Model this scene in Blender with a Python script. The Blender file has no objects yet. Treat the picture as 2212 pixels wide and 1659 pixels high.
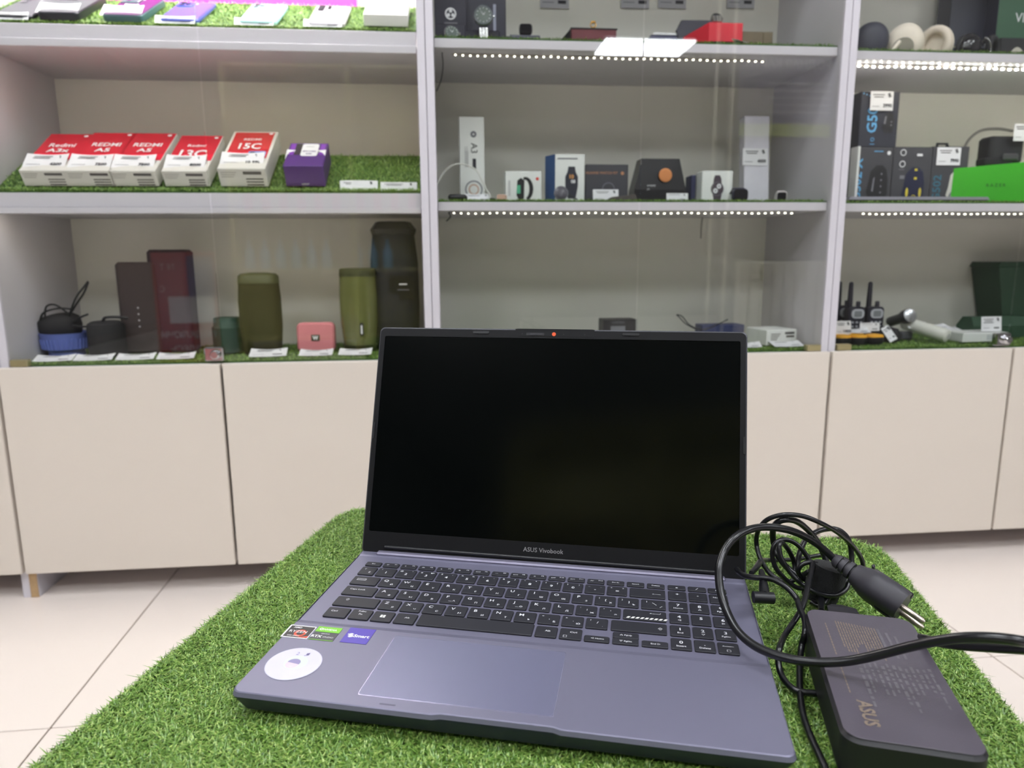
import bpy, math, random
import numpy as np
from mathutils import Matrix, Vector
random.seed(7)
S = bpy.context.scene
COL = S.collection
PI = math.pi
# ---------------------------------------------------------------- camera, world, exposure
HC = 0.72                                   # height of the phone above the floor
F = 1523.5
yaw, pitch, roll = -.0962, .1786, .0064
def _rot():
    Rz = Matrix.Rotation(yaw, 3, 'Z')
    Rx = Matrix(((1, 0, 0), (0, math.cos(pitch), math.sin(pitch)), (0, -math.sin(pitch), math.cos(pitch))))
    Ry = Matrix(((math.cos(roll), 0, math.sin(roll)), (0, 1, 0), (-math.sin(roll), 0, math.cos(roll))))
    return Rz @ Rx @ Ry
RC = _rot()                                  # columns: right, forward, up
cd = bpy.data.cameras.new('camera'); cam = bpy.data.objects.new('camera', cd); COL.objects.link(cam)
m = Matrix.Identity(4)
r_, f_, u_ = RC.col[0], RC.col[1], RC.col[2]
for i in range(3):
    m[i][0] = r_[i]; m[i][1] = u_[i]; m[i][2] = -f_[i]
m[2][3] = HC
cam.matrix_world = m
cd.sensor_width = 36; cd.lens = F / 2212 * 36; cd.clip_start = .02
cd.dof.use_dof = True; cd.dof.focus_distance = .60; cd.dof.aperture_fstop = 8.0
S.camera = cam
S.view_settings.view_transform = 'Standard'; S.view_settings.look = 'None'
S.view_settings.gamma = 1; S.view_settings.use_curve_mapping = False
S.view_settings.exposure = 0.0
w = bpy.data.worlds.new('world'); S.world = w; w.use_nodes = True
w.node_tree.nodes['Background'].inputs[0].default_value = (.9, .95, 1, 1)
w.node_tree.nodes['Background'].inputs[1].default_value = .05
LIGHT = 28.3                                  # ceiling fixtures
LED_W = 150.0                                 # lit strip in right case
LED_T = 260.0                                 # lit strip over the phones

def P(u, v, Y):
    "point in the room seen at photo pixel u,v at depth Y (used to read positions of goods off the photo)"
    d = RC @ Vector(((u - 1106) / F, 1, -(v - 829.5) / F))
    k = Y / d[1]
    return Vector((d[0] * k, Y, HC + d[2] * k))
# ---------------------------------------------------------------- materials
def lin(c):
    c = c / 255.
    return c / 12.92 if c <= .04045 else ((c + .055) / 1.055) ** 2.4
def C3(r, g, b): return (lin(r), lin(g), lin(b), 1)
MATS = {}
def M(key, rgb, rough=.5, metal=0, var=.06, scale=60, bump=0, bscale=300, spec=.5, coat=0, emit=0, sheen=0, coords='Object', trans=0):
    if key in MATS: return MATS[key]
    mt = bpy.data.materials.new(key); mt.use_nodes = True; nt = mt.node_tree; N = nt.nodes; L = nt.links
    b = N['Principled BSDF']
    tc = N.new('ShaderNodeTexCoord'); no = N.new('ShaderNodeTexNoise'); no.inputs['Scale'].default_value = scale
    no.inputs['Detail'].default_value = 3
    L.new(tc.outputs[coords], no.inputs['Vector'])
    mx = N.new('ShaderNodeMix'); mx.data_type = 'RGBA'
    c = C3(*rgb); k1, k2 = 1 - var, 1 + var
    mx.inputs['A'].default_value = (c[0] * k1, c[1] * k1, c[2] * k1, 1)
    mx.inputs['B'].default_value = (min(1, c[0] * k2), min(1, c[1] * k2), min(1, c[2] * k2), 1)
    L.new(no.outputs['Fac'], mx.inputs['Factor']); L.new(mx.outputs['Result'], b.inputs['Base Color'])
    b.inputs['Roughness'].default_value = rough; b.inputs['Metallic'].default_value = metal
    b.inputs['Specular IOR Level'].default_value = spec; b.inputs['Coat Weight'].default_value = coat
    b.inputs['Sheen Weight'].default_value = sheen
    if trans: b.inputs['Transmission Weight'].default_value = trans
    if emit:
        L.new(mx.outputs['Result'], b.inputs['Emission Color']); b.inputs['Emission Strength'].default_value = emit
    if bump:
        n2 = N.new('ShaderNodeTexNoise'); n2.inputs['Scale'].default_value = bscale; n2.inputs['Detail'].default_value = 2
        L.new(tc.outputs[coords], n2.inputs['Vector'])
        bp = N.new('ShaderNodeBump'); bp.inputs['Strength'].default_value = bump; bp.inputs['Distance'].default_value = .001
        L.new(n2.outputs['Fac'], bp.inputs['Height']); L.new(bp.outputs['Normal'], b.inputs['Normal'])
    MATS[key] = mt; return mt
def glass_mat(key, tint, ior=1.5):
    mt = bpy.data.materials.new(key); mt.use_nodes = True; nt = mt.node_tree; N = nt.nodes; L = nt.links
    N.remove(N['Principled BSDF'])
    t = N.new('ShaderNodeBsdfTransparent'); t.inputs[0].default_value = tint
    g = N.new('ShaderNodeBsdfGlossy'); g.inputs['Roughness'].default_value = 0.0; g.inputs['Color'].default_value = (1, 1, 1, 1)
    fr = N.new('ShaderNodeFresnel'); fr.inputs[0].default_value = ior
    mx = N.new('ShaderNodeMixShader')
    # the pane's outer face carries the reflection of both faces; the face the light leaves by is clear
    ge = N.new('ShaderNodeNewGeometry'); inv = N.new('ShaderNodeMath'); inv.operation = 'SUBTRACT'; inv.inputs[0].default_value = 1.0
    mu = N.new('ShaderNodeMath'); mu.operation = 'MULTIPLY'; k2 = N.new('ShaderNodeMath'); k2.operation = 'MULTIPLY'; k2.inputs[1].default_value = 1.85; k2.use_clamp = True
    L.new(ge.outputs['Backfacing'], inv.inputs[1]); L.new(fr.outputs[0], k2.inputs[0]); L.new(k2.outputs[0], mu.inputs[0]); L.new(inv.outputs[0], mu.inputs[1])
    L.new(mu.outputs[0], mx.inputs[0]); L.new(t.outputs[0], mx.inputs[1]); L.new(g.outputs[0], mx.inputs[2])
    L.new(mx.outputs[0], N['Material Output'].inputs[0]); MATS[key] = mt; return mt
WHITE = M('white_laminate', (216, 206, 195), .45, var=.02, scale=3)
CARC = M('cabinet_panel', (203, 199, 206), .5, var=.02, scale=4)
BACKP = M('cabinet_back', (238, 235, 228), .6, var=.03, scale=3)
RAWEDGE = M('raw_chipboard', (178, 148, 110), .8, var=.2, scale=120)
GLASS = glass_mat('door_glass', (.97, .975, .965, 1))
GEDGE = M('glass_edge', (70, 130, 112), .2, var=.1)
PAPER = M('paper', (232, 232, 236), .7, var=.02)
INK = M('ink', (45, 45, 55), .7)
INKG = M('ink_grey', (120, 120, 128), .7)
CHROME = M('chrome', (215, 215, 218), .12, 1, var=.02)
BRASS = M('hinge_metal', (190, 180, 140), .35, .9)
BLACK = M('black_plastic', (24, 24, 28), .4)
SOFTB = M('soft_black', (30, 30, 36), .65)
TURFB = M('turf_backing', (60, 92, 36), .9, var=.3, scale=200)
def blade_mat():
    mt = bpy.data.materials.new('turf_blades'); mt.use_nodes = True; nt = mt.node_tree; N = nt.nodes; L = nt.links
    b = N['Principled BSDF']; tc = N.new('ShaderNodeTexCoord'); no = N.new('ShaderNodeTexNoise')
    no.inputs['Scale'].default_value = 420; no.inputs['Detail'].default_value = 1
    L.new(tc.outputs['Object'], no.inputs['Vector'])
    cr = N.new('ShaderNodeValToRGB'); e = cr.color_ramp.elements
    e[0].position = .3; e[0].color = C3(74, 112, 40); e[1].position = .72; e[1].color = C3(180, 202, 112)
    m1 = e.new(.5); m1.color = C3(118, 158, 66)
    L.new(no.outputs['Fac'], cr.inputs[0]); L.new(cr.outputs[0], b.inputs['Base Color'])
    b.inputs['Roughness'].default_value = .38; b.inputs['Specular IOR Level'].default_value = .6
    return mt
BLADE = blade_mat()
# ---------------------------------------------------------------- mesh builder
class MB:
    def __init__(s): s.v = []; s.f = []; s.m = []; s.ms = []
    def mi(s, mat):
        if mat not in s.ms: s.ms.append(mat)
        return s.ms.index(mat)
    def add(s, vs, fs, mat, xf=None):
        o = len(s.v); k = s.mi(mat)
        if xf is not None: vs = [xf @ Vector(p) for p in vs]
        s.v += [tuple(p) for p in vs]; s.f += [tuple(i + o for i in f) for f in fs]; s.m += [k] * len(fs)
        return s
    def box(s, x0, x1, y0, y1, z0, z1, mat, c=0, xf=None):
        if x0 > x1: x0, x1 = x1, x0
        if y0 > y1: y0, y1 = y1, y0
        if z0 > z1: z0, z1 = z1, z0
        c = min(c, (x1 - x0) * .45, (y1 - y0) * .45, (z1 - z0) * .45)
        if c <= 0:
            vs = [(x, y, z) for z in (z0, z1) for y in (y0, y1) for x in (x0, x1)]
            fs = [(0, 2, 3, 1), (4, 5, 7, 6), (0, 1, 5, 4), (2, 6, 7, 3), (0, 4, 6, 2), (1, 3, 7, 5)]
            return s.add(vs, fs, mat, xf)
        def rect(d, z): return [(x0 + d, y0, z), (x1 - d, y0, z), (x1, y0 + d, z), (x1, y1 - d, z), (x1 - d, y1, z), (x0 + d, y1, z), (x0, y1 - d, z), (x0, y0 + d, z)]
        def rin(z): return [(x0 + c, y0 + c, z), (x1 - c, y0 + c, z), (x1 - c, y0 + c, z), (x1 - c, y1 - c, z), (x1 - c, y1 - c, z), (x0 + c, y1 - c, z), (x0 + c, y1 - c, z), (x0 + c, y0 + c, z)]
        return s.loft([rin(z0), rect(c, z0 + c), rect(c, z1 - c), rin(z1)], mat, xf=xf)
    def loft(s, rings, mat, cap=True, xf=None, closed=True):
        n = len(rings[0]); vs = [p for r in rings for p in r]; fs = []
        for i in range(len(rings) - 1):
            for j in range(n if closed else n - 1):
                a = i * n + j; b = i * n + (j + 1) % n
                fs.append((a, b, b + n, a + n))
        if cap:
            fs.append(tuple(range(n - 1, -1, -1))); fs.append(tuple(range((len(rings) - 1) * n, len(rings) * n)))
        return s.add(vs, fs, mat, xf)
    def lathe(s, prof, mat, n=24, xf=None, sx=1, sy=1, cx=0, cy=0):
        rings = [[(cx + r * sx * math.cos(2 * PI * k / n), cy + r * sy * math.sin(2 * PI * k / n), z) for k in range(n)] for r, z in prof]
        return s.loft(rings, mat, xf=xf)
    def rprism(s, cx, cy, w, d, z0, z1, r, mat, ch=0, seg=5, xf=None, taper=0):
        def ring(e, z):
            ww, dd, rr = w / 2 - e, d / 2 - e, max(r - e, .0001); o = []
            for (sx, sy, a0) in ((1, 1, 0), (-1, 1, 90), (-1, -1, 180), (1, -1, 270)):
                for k in range(seg + 1):
                    a = math.radians(a0 + 90 * k / seg)
                    o.append((cx + sx * (ww - rr) + rr * math.cos(a), cy + sy * (dd - rr) + rr * math.sin(a), z))
            return o
        rs = [ring(ch + taper, z0), ring(taper, z0 + ch), ring(0, z1 - ch), ring(ch, z1)] if ch else [ring(taper, z0), ring(0, z1)]
        return s.loft(rs, mat, xf=xf)
    def tube(s, pts, r, mat, n=8, cap=True, xf=None):
        pts = [Vector(p) for p in pts]; rings = []
        t = (pts[1] - pts[0]).normalized(); up = Vector((0, 0, 1)) if abs(t.z) < .9 else Vector((1, 0, 0))
        a = t.cross(up).normalized()
        for i, p in enumerate(pts):
            t = (pts[min(i + 1, len(pts) - 1)] - pts[max(i - 1, 0)]).normalized()
            a = (a - t * a.dot(t)).normalized(); b = t.cross(a)
            rr = r[i] if isinstance(r, (list, tuple)) else r
            rings.append([p + (a * math.cos(2 * PI * k / n) + b * math.sin(2 * PI * k / n)) * rr for k in range(n)])
        return s.loft(rings, mat, cap=cap, xf=xf)
    def poly(s, pts, mat, xf=None): return s.add(pts, [tuple(range(len(pts)))], mat, xf)
    def plate(s, pts, z0, z1, mat, xf=None):      # 2d outline (ccw) with thickness
        return s.loft([[(x, y, z0) for x, y in pts], [(x, y, z1) for x, y in pts]], mat, xf=xf)
    def build(s, name, parent=None, loc=(0, 0, 0), rot=(0, 0, 0), smooth=0, label=None):
        me = bpy.data.meshes.new(name); me.from_pydata(s.v, [], s.f)
        for mt in s.ms: me.materials.append(mt)
        me.polygons.foreach_set('material_index', s.m)
        if smooth:
            me.shade_smooth(); me.set_sharp_from_angle(angle=math.radians(smooth))
        me.update()
        o = bpy.data.objects.new(name, me); COL.objects.link(o)
        if parent: o.parent = parent
        o.location = loc; o.rotation_euler = rot
        if label: o['label'] = label
        return o
def tagp(o, label, cat, group=None, kind=None):
    if label: o['label'] = label
    if cat: o['category'] = cat
    if group: o['group'] = group
    if kind: o['kind'] = kind
    return o
def thing(name, label, cat, loc=(0, 0, 0), rz=0, group=None, rx=0, ry=0):
    o = bpy.data.objects.new(name, None); COL.objects.link(o); o.empty_display_size = .02
    o.location = loc; o.rotation_euler = (rx, ry, rz)
    return tagp(o, label, cat, group)
FR = Matrix(((1, 0, 0, 0), (0, 0, -1, 0), (0, 1, 0, 0), (0, 0, 0, 1)))     # drawing plane xy -> front face xz
def fr(x=0, y=0, z=0): return Matrix.Translation((x, y, z)) @ FR
_tc = {}
def glyphs(s, bold=0.0):
    k = (s, bold)
    if k not in _tc:
        c = bpy.data.curves.new('t', 'FONT'); c.body = s; c.resolution_u = 2; c.offset = bold
        o = bpy.data.objects.new('t', c); COL.objects.link(o); me = o.to_mesh()
        vs = [v.co.copy() for v in me.vertices]; fs = [tuple(p.vertices) for p in me.polygons]
        o.to_mesh_clear(); bpy.data.objects.remove(o); bpy.data.curves.remove(c)
        xs = [v.x for v in vs] or [0]
        _tc[k] = (vs, fs, min(xs), max(xs))
    return _tc[k]
def txt(mb, s, size, x, y, mat, xf=None, rot=0, align='C', sx=1, bold=0.0, z=0.0):
    "flat lettering; x,y = anchor on the base line; sx stretches"
    vs, fs, a, b = glyphs(s, bold)
    ox = {'L': a, 'C': (a + b) / 2, 'R': b}[align]
    T = Matrix.Translation((x, y, z)) @ Matrix.Rotation(rot, 4, 'Z') @ Matrix.Diagonal((size * sx, size, size, 1)) @ Matrix.Translation((-ox, 0, 0))
    if xf is not None: T = xf @ T
    return mb.add(vs, fs, mat, T)
def rect(mb, x0, x1, y0, y1, mat, xf=None, z=0.0):
    return mb.poly([(x0, y0, z), (x1, y0, z), (x1, y1, z), (x0, y1, z)], mat, xf)
def disc(mb, x, y, r, mat, xf=None, z=0.0, n=24, ry=None, r0=0):
    ry = ry or r
    o = [(x + r * math.cos(2 * PI * k / n), y + ry * math.sin(2 * PI * k / n), z) for k in range(n)]
    if not r0: return mb.poly(o, mat, xf)
    i = [(x + r0 * math.cos(2 * PI * k / n), y + r0 * ry / r * math.sin(2 * PI * k / n), z) for k in range(n)]
    return mb.add(o + i, [(k, (k + 1) % n, n + (k + 1) % n, n + k) for k in range(n)], mat, xf)
def logo(mb, x, y, s, mat, xf=None, z=0.0):       # the shop's mark: a diamond cut by slanting slots
    for dx, dy in ((-.22, .28), (0, 0), (.22, -.28)):
        q = [(-.42 + dx * .5, -.06 + dy), (.12 + dx * .5, .2 + dy), (.42 + dx * .5, .06 + dy), (-.12 + dx * .5, -.2 + dy)]
        mb.poly([(x + a * s, y + b * s, z) for a, b in q], mat, xf)
def spline(pts, n=6):
    pts = [Vector(p) for p in pts]; out = []
    for i in range(len(pts) - 1):
        p0 = pts[max(i - 1, 0)]; p1 = pts[i]; p2 = pts[i + 1]; p3 = pts[min(i + 2, len(pts) - 1)]
        for k in range(n):
            t = k / n
            out.append(.5 * ((2 * p1) + (-p0 + p2) * t + (2 * p0 - 5 * p1 + 4 * p2 - p3) * t * t + (-p0 + 3 * p1 - 3 * p2 + p3) * t ** 3))
    out.append(pts[-1]); return out
# ---------------------------------------------------------------- the room
XL, XR, YF, YB, ZC = -3.3, 4.6, -5.4, 1.93, 2.76
WALL = M('painted_wall', (112, 109, 106), .8, var=.02, scale=2, bump=.1)
def structure(name, mb): return tagp(mb.build(name), None, None, kind='structure')
GROUT = M('grout', (120, 100, 88), .8)
fl = structure('floor', MB().box(XL, XR, YF, YB, -.05, -.004, GROUT))
TILE = M('floor_tile', (238, 226, 217), .28, var=.025, scale=2.2, spec=.5, bump=.05, bscale=30)
tw = .803; tang = math.radians(1.0); tmesh = None
tx0, ty0 = -.627, 1.055
for i in range(-4, 8):
    for j in range(-9, 3):
        cx = (i + .5) * tw; cy = (j + .5) * tw
        gx = tx0 + cx * math.cos(tang) - cy * math.sin(tang); gy = ty0 + cx * math.sin(tang) + cy * math.cos(tang)
        if not (XL - .0 < gx - .4 and gx + .4 < XR + .35 and YF < gy - .38 and gy + .4 < YB + .4): continue
        if tmesh is None:
            o = MB().box(-tw / 2 + .0014, tw / 2 - .0014, -tw / 2 + .0014, tw / 2 - .0014, -.004, 0, TILE, .0008).build('tile', fl); tmesh = o.data
        else:
            o = bpy.data.objects.new('tile', tmesh); COL.objects.link(o); o.parent = fl
        o.location = (gx, gy, 0); o.rotation_euler = (0, 0, tang)
structure('wall_back', MB().box(XL, XR + .4, YB + .42, YB + .5, 0, ZC, WALL))
structure('wall_left', MB().box(XL - .1, XL, YF, YB + .5, 0, ZC, WALL))
structure('wall_right', MB().box(XR + .4, XR + .5, YF, YB + .5, 0, ZC, WALL))
structure('wall_front', MB().box(XL, XR + .4, YF - .1, YF, 0, ZC, WALL).box(1.99, XR + .4, -1.95, -1.72, 0, ZC, WALL))
structure('ceiling', MB().box(XL, XR + .4, YF, YB + .5, ZC, ZC + .1, M('ceiling_tiles', (160, 160, 160), .9, bump=.3, bscale=80)))
# ceiling lights: four-tube recessed fixtures
LAMP = M('light_tube', (244, 248, 253), .5, emit=LIGHT, var=0)
def fixture(x, y, i, lab):
    t = thing('ceiling_light', lab, 'ceiling light', (x, y, ZC), 0, 'ceiling lights of the shop')
    MB().box(-.47, .47, -.31, .31, -.012, 0, M('fixture_grey', (120, 122, 124), .4)).build('housing', t)
    for k in range(4):
        MB().box(-.44, .44, -.262 + k * .14, -.182 + k * .14, -.03, -.012, LAMP, .006).build('tube', t)
for i, (x, y, w_) in enumerate([(2.03, -4.22, 'far back, right of centre'), (-1.5, -1.35, 'left rear'), (.45, -1.6, 'middle rear'), (2.9, -1.2, 'right rear'), (-2.5, -.5, 'left side'), (1.2, -.1, 'right of the table'), (3.6, -.1, 'over the right-hand cabinets'), (-.35, .45, 'just in front of the cabinets')]):
    fixture(x, y, i, 'white four-tube ceiling light fixture, ' + w_)
# ---------------------------------------------------------------- display cabinets
B = [-1.782, -.902, -.0236, .8696, 1.755]
YD, YC, YG, YS, YK = 1.5, 1.517, 1.521, 1.534, 1.83     # door face, carcass front, glass, shelf front, back panel
HT = 2.08
def cabinet(i, label, shelves, lock=True):
    x0, x1 = B[i] + .0006, B[i + 1] - .0006
    t = thing('display_cabinet', label, 'cabinet', (x0, YC, 0))
    W = x1 - x0; d = YK - YC; e = .016
    for a in (0, W - e): MB().box(a, a + e, 0, d + .016, 0, HT, CARC, .0006).build('side_panel', t)
    MB().box(e, W - e, d, d + .006, .07, HT - .016, BACKP).build('back_panel', t)
    MB().box(e, W - e, .0, d, .066, .082, CARC).build('bottom_board', t)
    MB().box(e, W - e, .0, d, HT - .016, HT, CARC).build('top_board', t)
    MB().box(e, W - e, .003, d, .486, .502, CARC).build('deck_board', t)
    for zt, th in shelves: MB().box(e + .001, W - e - .001, YS - YC, d, zt - th, zt, CARC, .0008).build('shelf', t)
    for k in range(2):
        a = .003 + k * (W / 2); b = a + W / 2 - .006
        MB().box(a, b, -.017, -.001, .061, .504, WHITE, .0012).build('door', t)
        g = MB().box(e + .002 + k * (W / 2 - e), W / 2 - .0015 + k * (W / 2 - e - .001), .003, .008, .507, HT - .02, GLASS)
        g.build('glass_door', t)
        # hinges: small metal shoes at the foot of each pane
        hx = e + .004 if k == 0 else W - e - .036
        MB().box(hx, hx + .034, -.004, .012, .505, .519, BRASS, .0015).build('hinge', t)
    MB().box(e, W - e, -.0005, .003, .494, .503, WHITE).build('front_trim', t)
    # lock where the panes meet
    if lock:
        L_ = MB().box(W / 2 - .036, W / 2 + .003, -.004, .012, .508, .538, CHROME, .003)
        lk = L_.build('lock', t)
        c = MB(); xf = Matrix.Translation((W / 2 - .012, -.004, .523)) @ Matrix.Rotation(PI / 2, 4, 'X')
        c.lathe([(.010, 0), (.0105, .004), (.009, .010), (.007, .012)], CHROME, 20, xf)
        c.build('lock_barrel', lk, smooth=40)
    return t
cab0 = cabinet(0, 'white cabinet at the far left, only one lower door in view', [(.83, .018), (1.15, .018)], False)
cab1 = cabinet(1, 'white glazed cabinet holding red phone boxes above tall speakers', [(.823, .007), (1.138, .0055), (1.47, .018)])
for zt_, zb_ in ((.823, .8105), (1.138, 1.1235)): MB().box(.018, B[2] - B[1] - .019, .010, .016, zb_, zt_, CARC, .0006).build('valance', cab1)
MB().box(.0, .0155, -.0022, -.0002, .001, .0600, RAWEDGE).build('raw_edge', cab1, label='bare chipboard edge of the panel foot')
cab2 = cabinet(2, 'white glazed cabinet with smart watches, directly behind the laptop', [(.834, .018), (1.156, .018), (1.5, .018)], False)
cab3 = cabinet(3, 'white glazed cabinet with headphones and mouse boxes at the right', [(.832, .018), (1.150, .018), (1.5, .018)])
# ---------------------------------------------------------------- turf
def turf_mesh(name, pts, nrm, h, wd, parent=None):
    "curled blades rooted at pts; one joined mesh"
    rs = np.random.RandomState(len(pts) % 9973); n = len(pts)
    pts = np.asarray(pts, float); nrm = np.asarray(nrm, float)
    ang = rs.uniform(0, 2 * PI, n); hh = h * rs.uniform(.55, 1.15, n)
    ref = np.where(np.abs(nrm[:, 2:3]) > .7, np.array([[1., 0, 0]]), np.array([[0., 0, 1]]))
    t1 = np.cross(nrm, ref); t1 /= np.linalg.norm(t1, axis=1)[:, None]; t2 = np.cross(nrm, t1)
    side = t1 * np.cos(ang)[:, None] + t2 * np.sin(ang)[:, None]
    lean = np.cross(nrm, side)
    w2 = wd * rs.uniform(.7, 1.2, n)[:, None] / 2
    bend = (hh * rs.uniform(.45, 1.15, n))[:, None]; H = hh[:, None]
    a0 = pts - side * w2; a1 = pts + side * w2
    mid = pts + nrm * H * .62 + lean * bend * .45; b0 = mid - side * w2 * .9; b1 = mid + side * w2 * .9
    tip = pts + nrm * H * rs.uniform(.45, .95, n)[:, None] + lean * bend * 1.25
    V = np.stack([a0, a1, b1, b0, tip], 1).reshape(-1, 3)
    me = bpy.data.meshes.new(name)
    me.vertices.add(5 * n); me.vertices.foreach_set('co', V.ravel())
    base = np.arange(n) * 5
    q = np.stack([base, base + 1, base + 2, base + 3, base + 3, base + 2, base + 4], 1).ravel()
    me.loops.add(7 * n); me.loops.foreach_set('vertex_index', q)
    ls = np.empty(2 * n, int); ls[0::2] = np.arange(n) * 7; ls[1::2] = np.arange(n) * 7 + 4
    me.polygons.add(2 * n); me.polygons.foreach_set('loop_start', ls)
    me.update(calc_edges=True); me.validate()
    me.materials.append(BLADE)
    o = bpy.data.objects.new(name, me); COL.objects.link(o)
    if parent: o.parent = parent
    o['kind'] = 'stuff'
    return o
def shelf_turf(label, x0, x1, y0, y1, z, z1=None, n=9000, h=.007):
    "mat of artificial grass; z1: height of the back edge when the mat slopes"
    z1 = z if z1 is None else z1
    t = thing('artificial_turf_mat', label, 'artificial turf', ((x0 + x1) / 2, y0, z))
    w2 = (x1 - x0) / 2; d = y1 - y0; dz = z1 - z
    m = MB(); m.add([(-w2, 0, -.0005), (w2, 0, -.0005), (w2, d, dz - .0005), (-w2, d, dz - .0005), (-w2, 0, .002), (w2, 0, .002), (w2, d, dz + .002), (-w2, d, dz + .002)],
        [(0, 3, 2, 1), (4, 5, 6, 7), (0, 1, 5, 4), (2, 3, 7, 6), (1, 2, 6, 5), (0, 4, 7, 3)], TURFB)
    m.build('backing', t)
    rs = np.random.RandomState(int(abs(x0 * 1000 + z * 777)) % 9999)
    u = rs.uniform(-w2 + .002, w2 - .002, n); k = rs.uniform(0.004, 1, n)
    k[: n // 5] = rs.uniform(.004, .06, n // 5)
    nn = np.array([0, -dz, d]); nn = nn / np.linalg.norm(nn)
    turf_mesh('blades', np.stack([u, k * d, k * dz + .0018], 1), np.tile(nn, (n, 1)), h, .0014, t)
    return t
TZ = .006                                         # height of pile that carries the goods
def XI(i): return B[i] + .018, B[i + 1] - .018
a, b = XI(1)
shelf_turf('bright sloping artificial turf under the row of phones', a, b, YS + .006, 1.73, 1.166, 1.2705, 12000)
shelf_turf('sloping artificial turf under the red phone boxes', a, b, YS + .006, 1.70, .852, .947, 12000)
shelf_turf('flat artificial turf under the tall speakers', a, b, YS, 1.826, .5025, None, 12000)
a, b = XI(2)
shelf_turf('artificial turf edge under the wristwatches on the upper middle shelf', a, b, YS + .001, 1.826, 1.157, None, 8000, .006)
shelf_turf('artificial turf under the smart watch boxes, middle shelf', a, b, YS + .001, 1.826, .835, None, 8000, .006)
shelf_turf('artificial turf at the bottom of the middle cabinet, behind the screen', a, b, YS, 1.826, .5025, None, 12000)
a, b = XI(3)
shelf_turf('artificial turf under the beige headphones', a, b, YS + .001, 1.826, 1.151, None, 8000, .006)
shelf_turf('artificial turf under the mouse boxes and green box', a, b, YS + .001, 1.826, .833, None, 8000, .006)
shelf_turf('artificial turf under the walkie-talkies', a, b, YS, 1.826, .5025, None, 12000)
# sloping display boards of the left cabinet (wedges that carry the turf)
def wedge(label, z0, zf, zb, dp=.166):
    a, b = XI(1); t = thing('sloping_display_board', label, 'display board', (a, YS, z0))
    w = b - a
    MB().box(0, w, 0, .012, .0, zf - z0, CARC, .0006).build('fascia', t)
    MB().add([(0, .012, zf - z0 - .012), (w, .012, zf - z0 - .012), (w, dp, zb - z0 - .012), (0, dp, zb - z0 - .012), (0, .012, zf - z0), (w, .012, zf - z0), (w, dp, zb - z0), (0, dp, zb - z0)],
        [(0, 3, 2, 1), (4, 5, 6, 7), (0, 1, 5, 4), (2, 3, 7, 6), (1, 2, 6, 5), (0, 4, 7, 3)], CARC).build('sloping_board', t)
wedge('white sloping display board with raised front edge under the phones', 1.1385, 1.166, 1.2697, .196)
wedge('white sloping display board with raised front edge under the red boxes', .8235, .8515, .9462)
# LED strips
LEDON = M('led_on', (255, 252, 240), .5, emit=LED_W, var=0)
LEDT = M('led_top', (255, 252, 246), .5, emit=LED_T, var=0)
LEDOFF = M('led_dim', (250, 246, 228), .5, emit=5.0, var=0)
TAPE = M('led_tape', (150, 140, 128), .5)
def led(label, x0, x1, y, z, mat, step=.0155, sag=.0015, parent=None, s=.0018):
    t = thing('led_strip', label, 'light strip', (x0, y, z))
    pts = [(k * .02, 0, -sag * abs(math.sin(k * .6))) for k in range(int((x1 - x0) / .02) + 1)]
    m = MB(); m.add([(p[0], -.004, p[2]) for p in pts] + [(p[0], .004, p[2]) for p in pts] , [(k, k + 1, len(pts) + k + 1, len(pts) + k) for k in range(len(pts) - 1)], TAPE)
    m.build('tape', t)
    m = MB(); n = int((x1 - x0) / step)
    for k in range(n):
        x = (k + .5) * step; zz = -sag * abs(math.sin(x / .02 * .6))
        m.box(x - s, x + s, -.0018, .0018, zz - .0026, zz - .0004, mat)
    o = m.build('diode', t); o['kind'] = 'stuff'
    return t
led('unlit-looking light strip under the upper shelf of the middle cabinet', .03, .72, 1.575, 1.137, LEDOFF)
led('dim light strip under the middle shelf of the middle cabinet', .02, .80, 1.565, .8150, LEDOFF)
led('bright glowing light strip above the mouse boxes', .915, 1.735, 1.57, 1.1305, LEDON, .017, .002)
led('dim light strip under the mouse box shelf at the right', .95, 1.73, 1.565, .8130, LEDOFF)
t = thing('led_profile', 'bright light profile over the row of phones', 'light strip', (-.88, 1.58, 1.4515))
MB().box(0, .83, -.006, .006, -.006, 0, CHROME).build('channel', t)
MB().box(0, .83, -.004, .004, -.010, -.006, LEDT).build('diffuser', t)
for zz_, pl_, st_ in ((1.1330, 'above the red phone boxes', 19.0), (.8165, 'above the tall speakers', 15.0)):
    t = thing('led_profile', 'slim warm light profile hidden behind the shelf edge ' + pl_, 'light strip', (-.865, 1.545, zz_ - .001))
    MB().box(0, .80, -.007, .003, -.0012, 0, CHROME).build('channel', t)
    MB().box(0, .80, -.006, .002, -.0028, -.0012, M('led_warm_%d' % int(st_), (255, 244, 224), .5, emit=st_, var=0)).build('diffuser', t)
def wire(label, pts, r, mat, cat='cable', n=5, name='cable'):
    p0 = Vector(pts[0]); t = MB().tube([Vector(p) - p0 for p in spline(pts, n)], r, mat, 6).build(name, None, p0, smooth=60)
    return tagp(t, label, cat)
wire('thin black wire hanging from the light strip, upper left of middle cabinet', [P(1000, 101, 1.58), P(975, 101, 1.575), P(956, 108, 1.57), P(957, 140, 1.57), P(953, 172, 1.57), P(943, 197, 1.57)], .0012, BLACK)
wire('dark wire loop at right end of the upper light strip', [P(1745, 122, 1.6), P(1757, 129, 1.6), P(1770, 131, 1.6), P(1765, 127, 1.6), P(1750, 122, 1.6), P(1770, 128, 1.61), P(1720, 152, 1.74)], .0011, BLACK)
wire('short dark wire with plug hanging under the middle shelf', [P(990, 459, 1.57), P(970, 458, 1.57), P(973, 468, 1.57), P(964, 478, 1.57)], .0016, BLACK)
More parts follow.
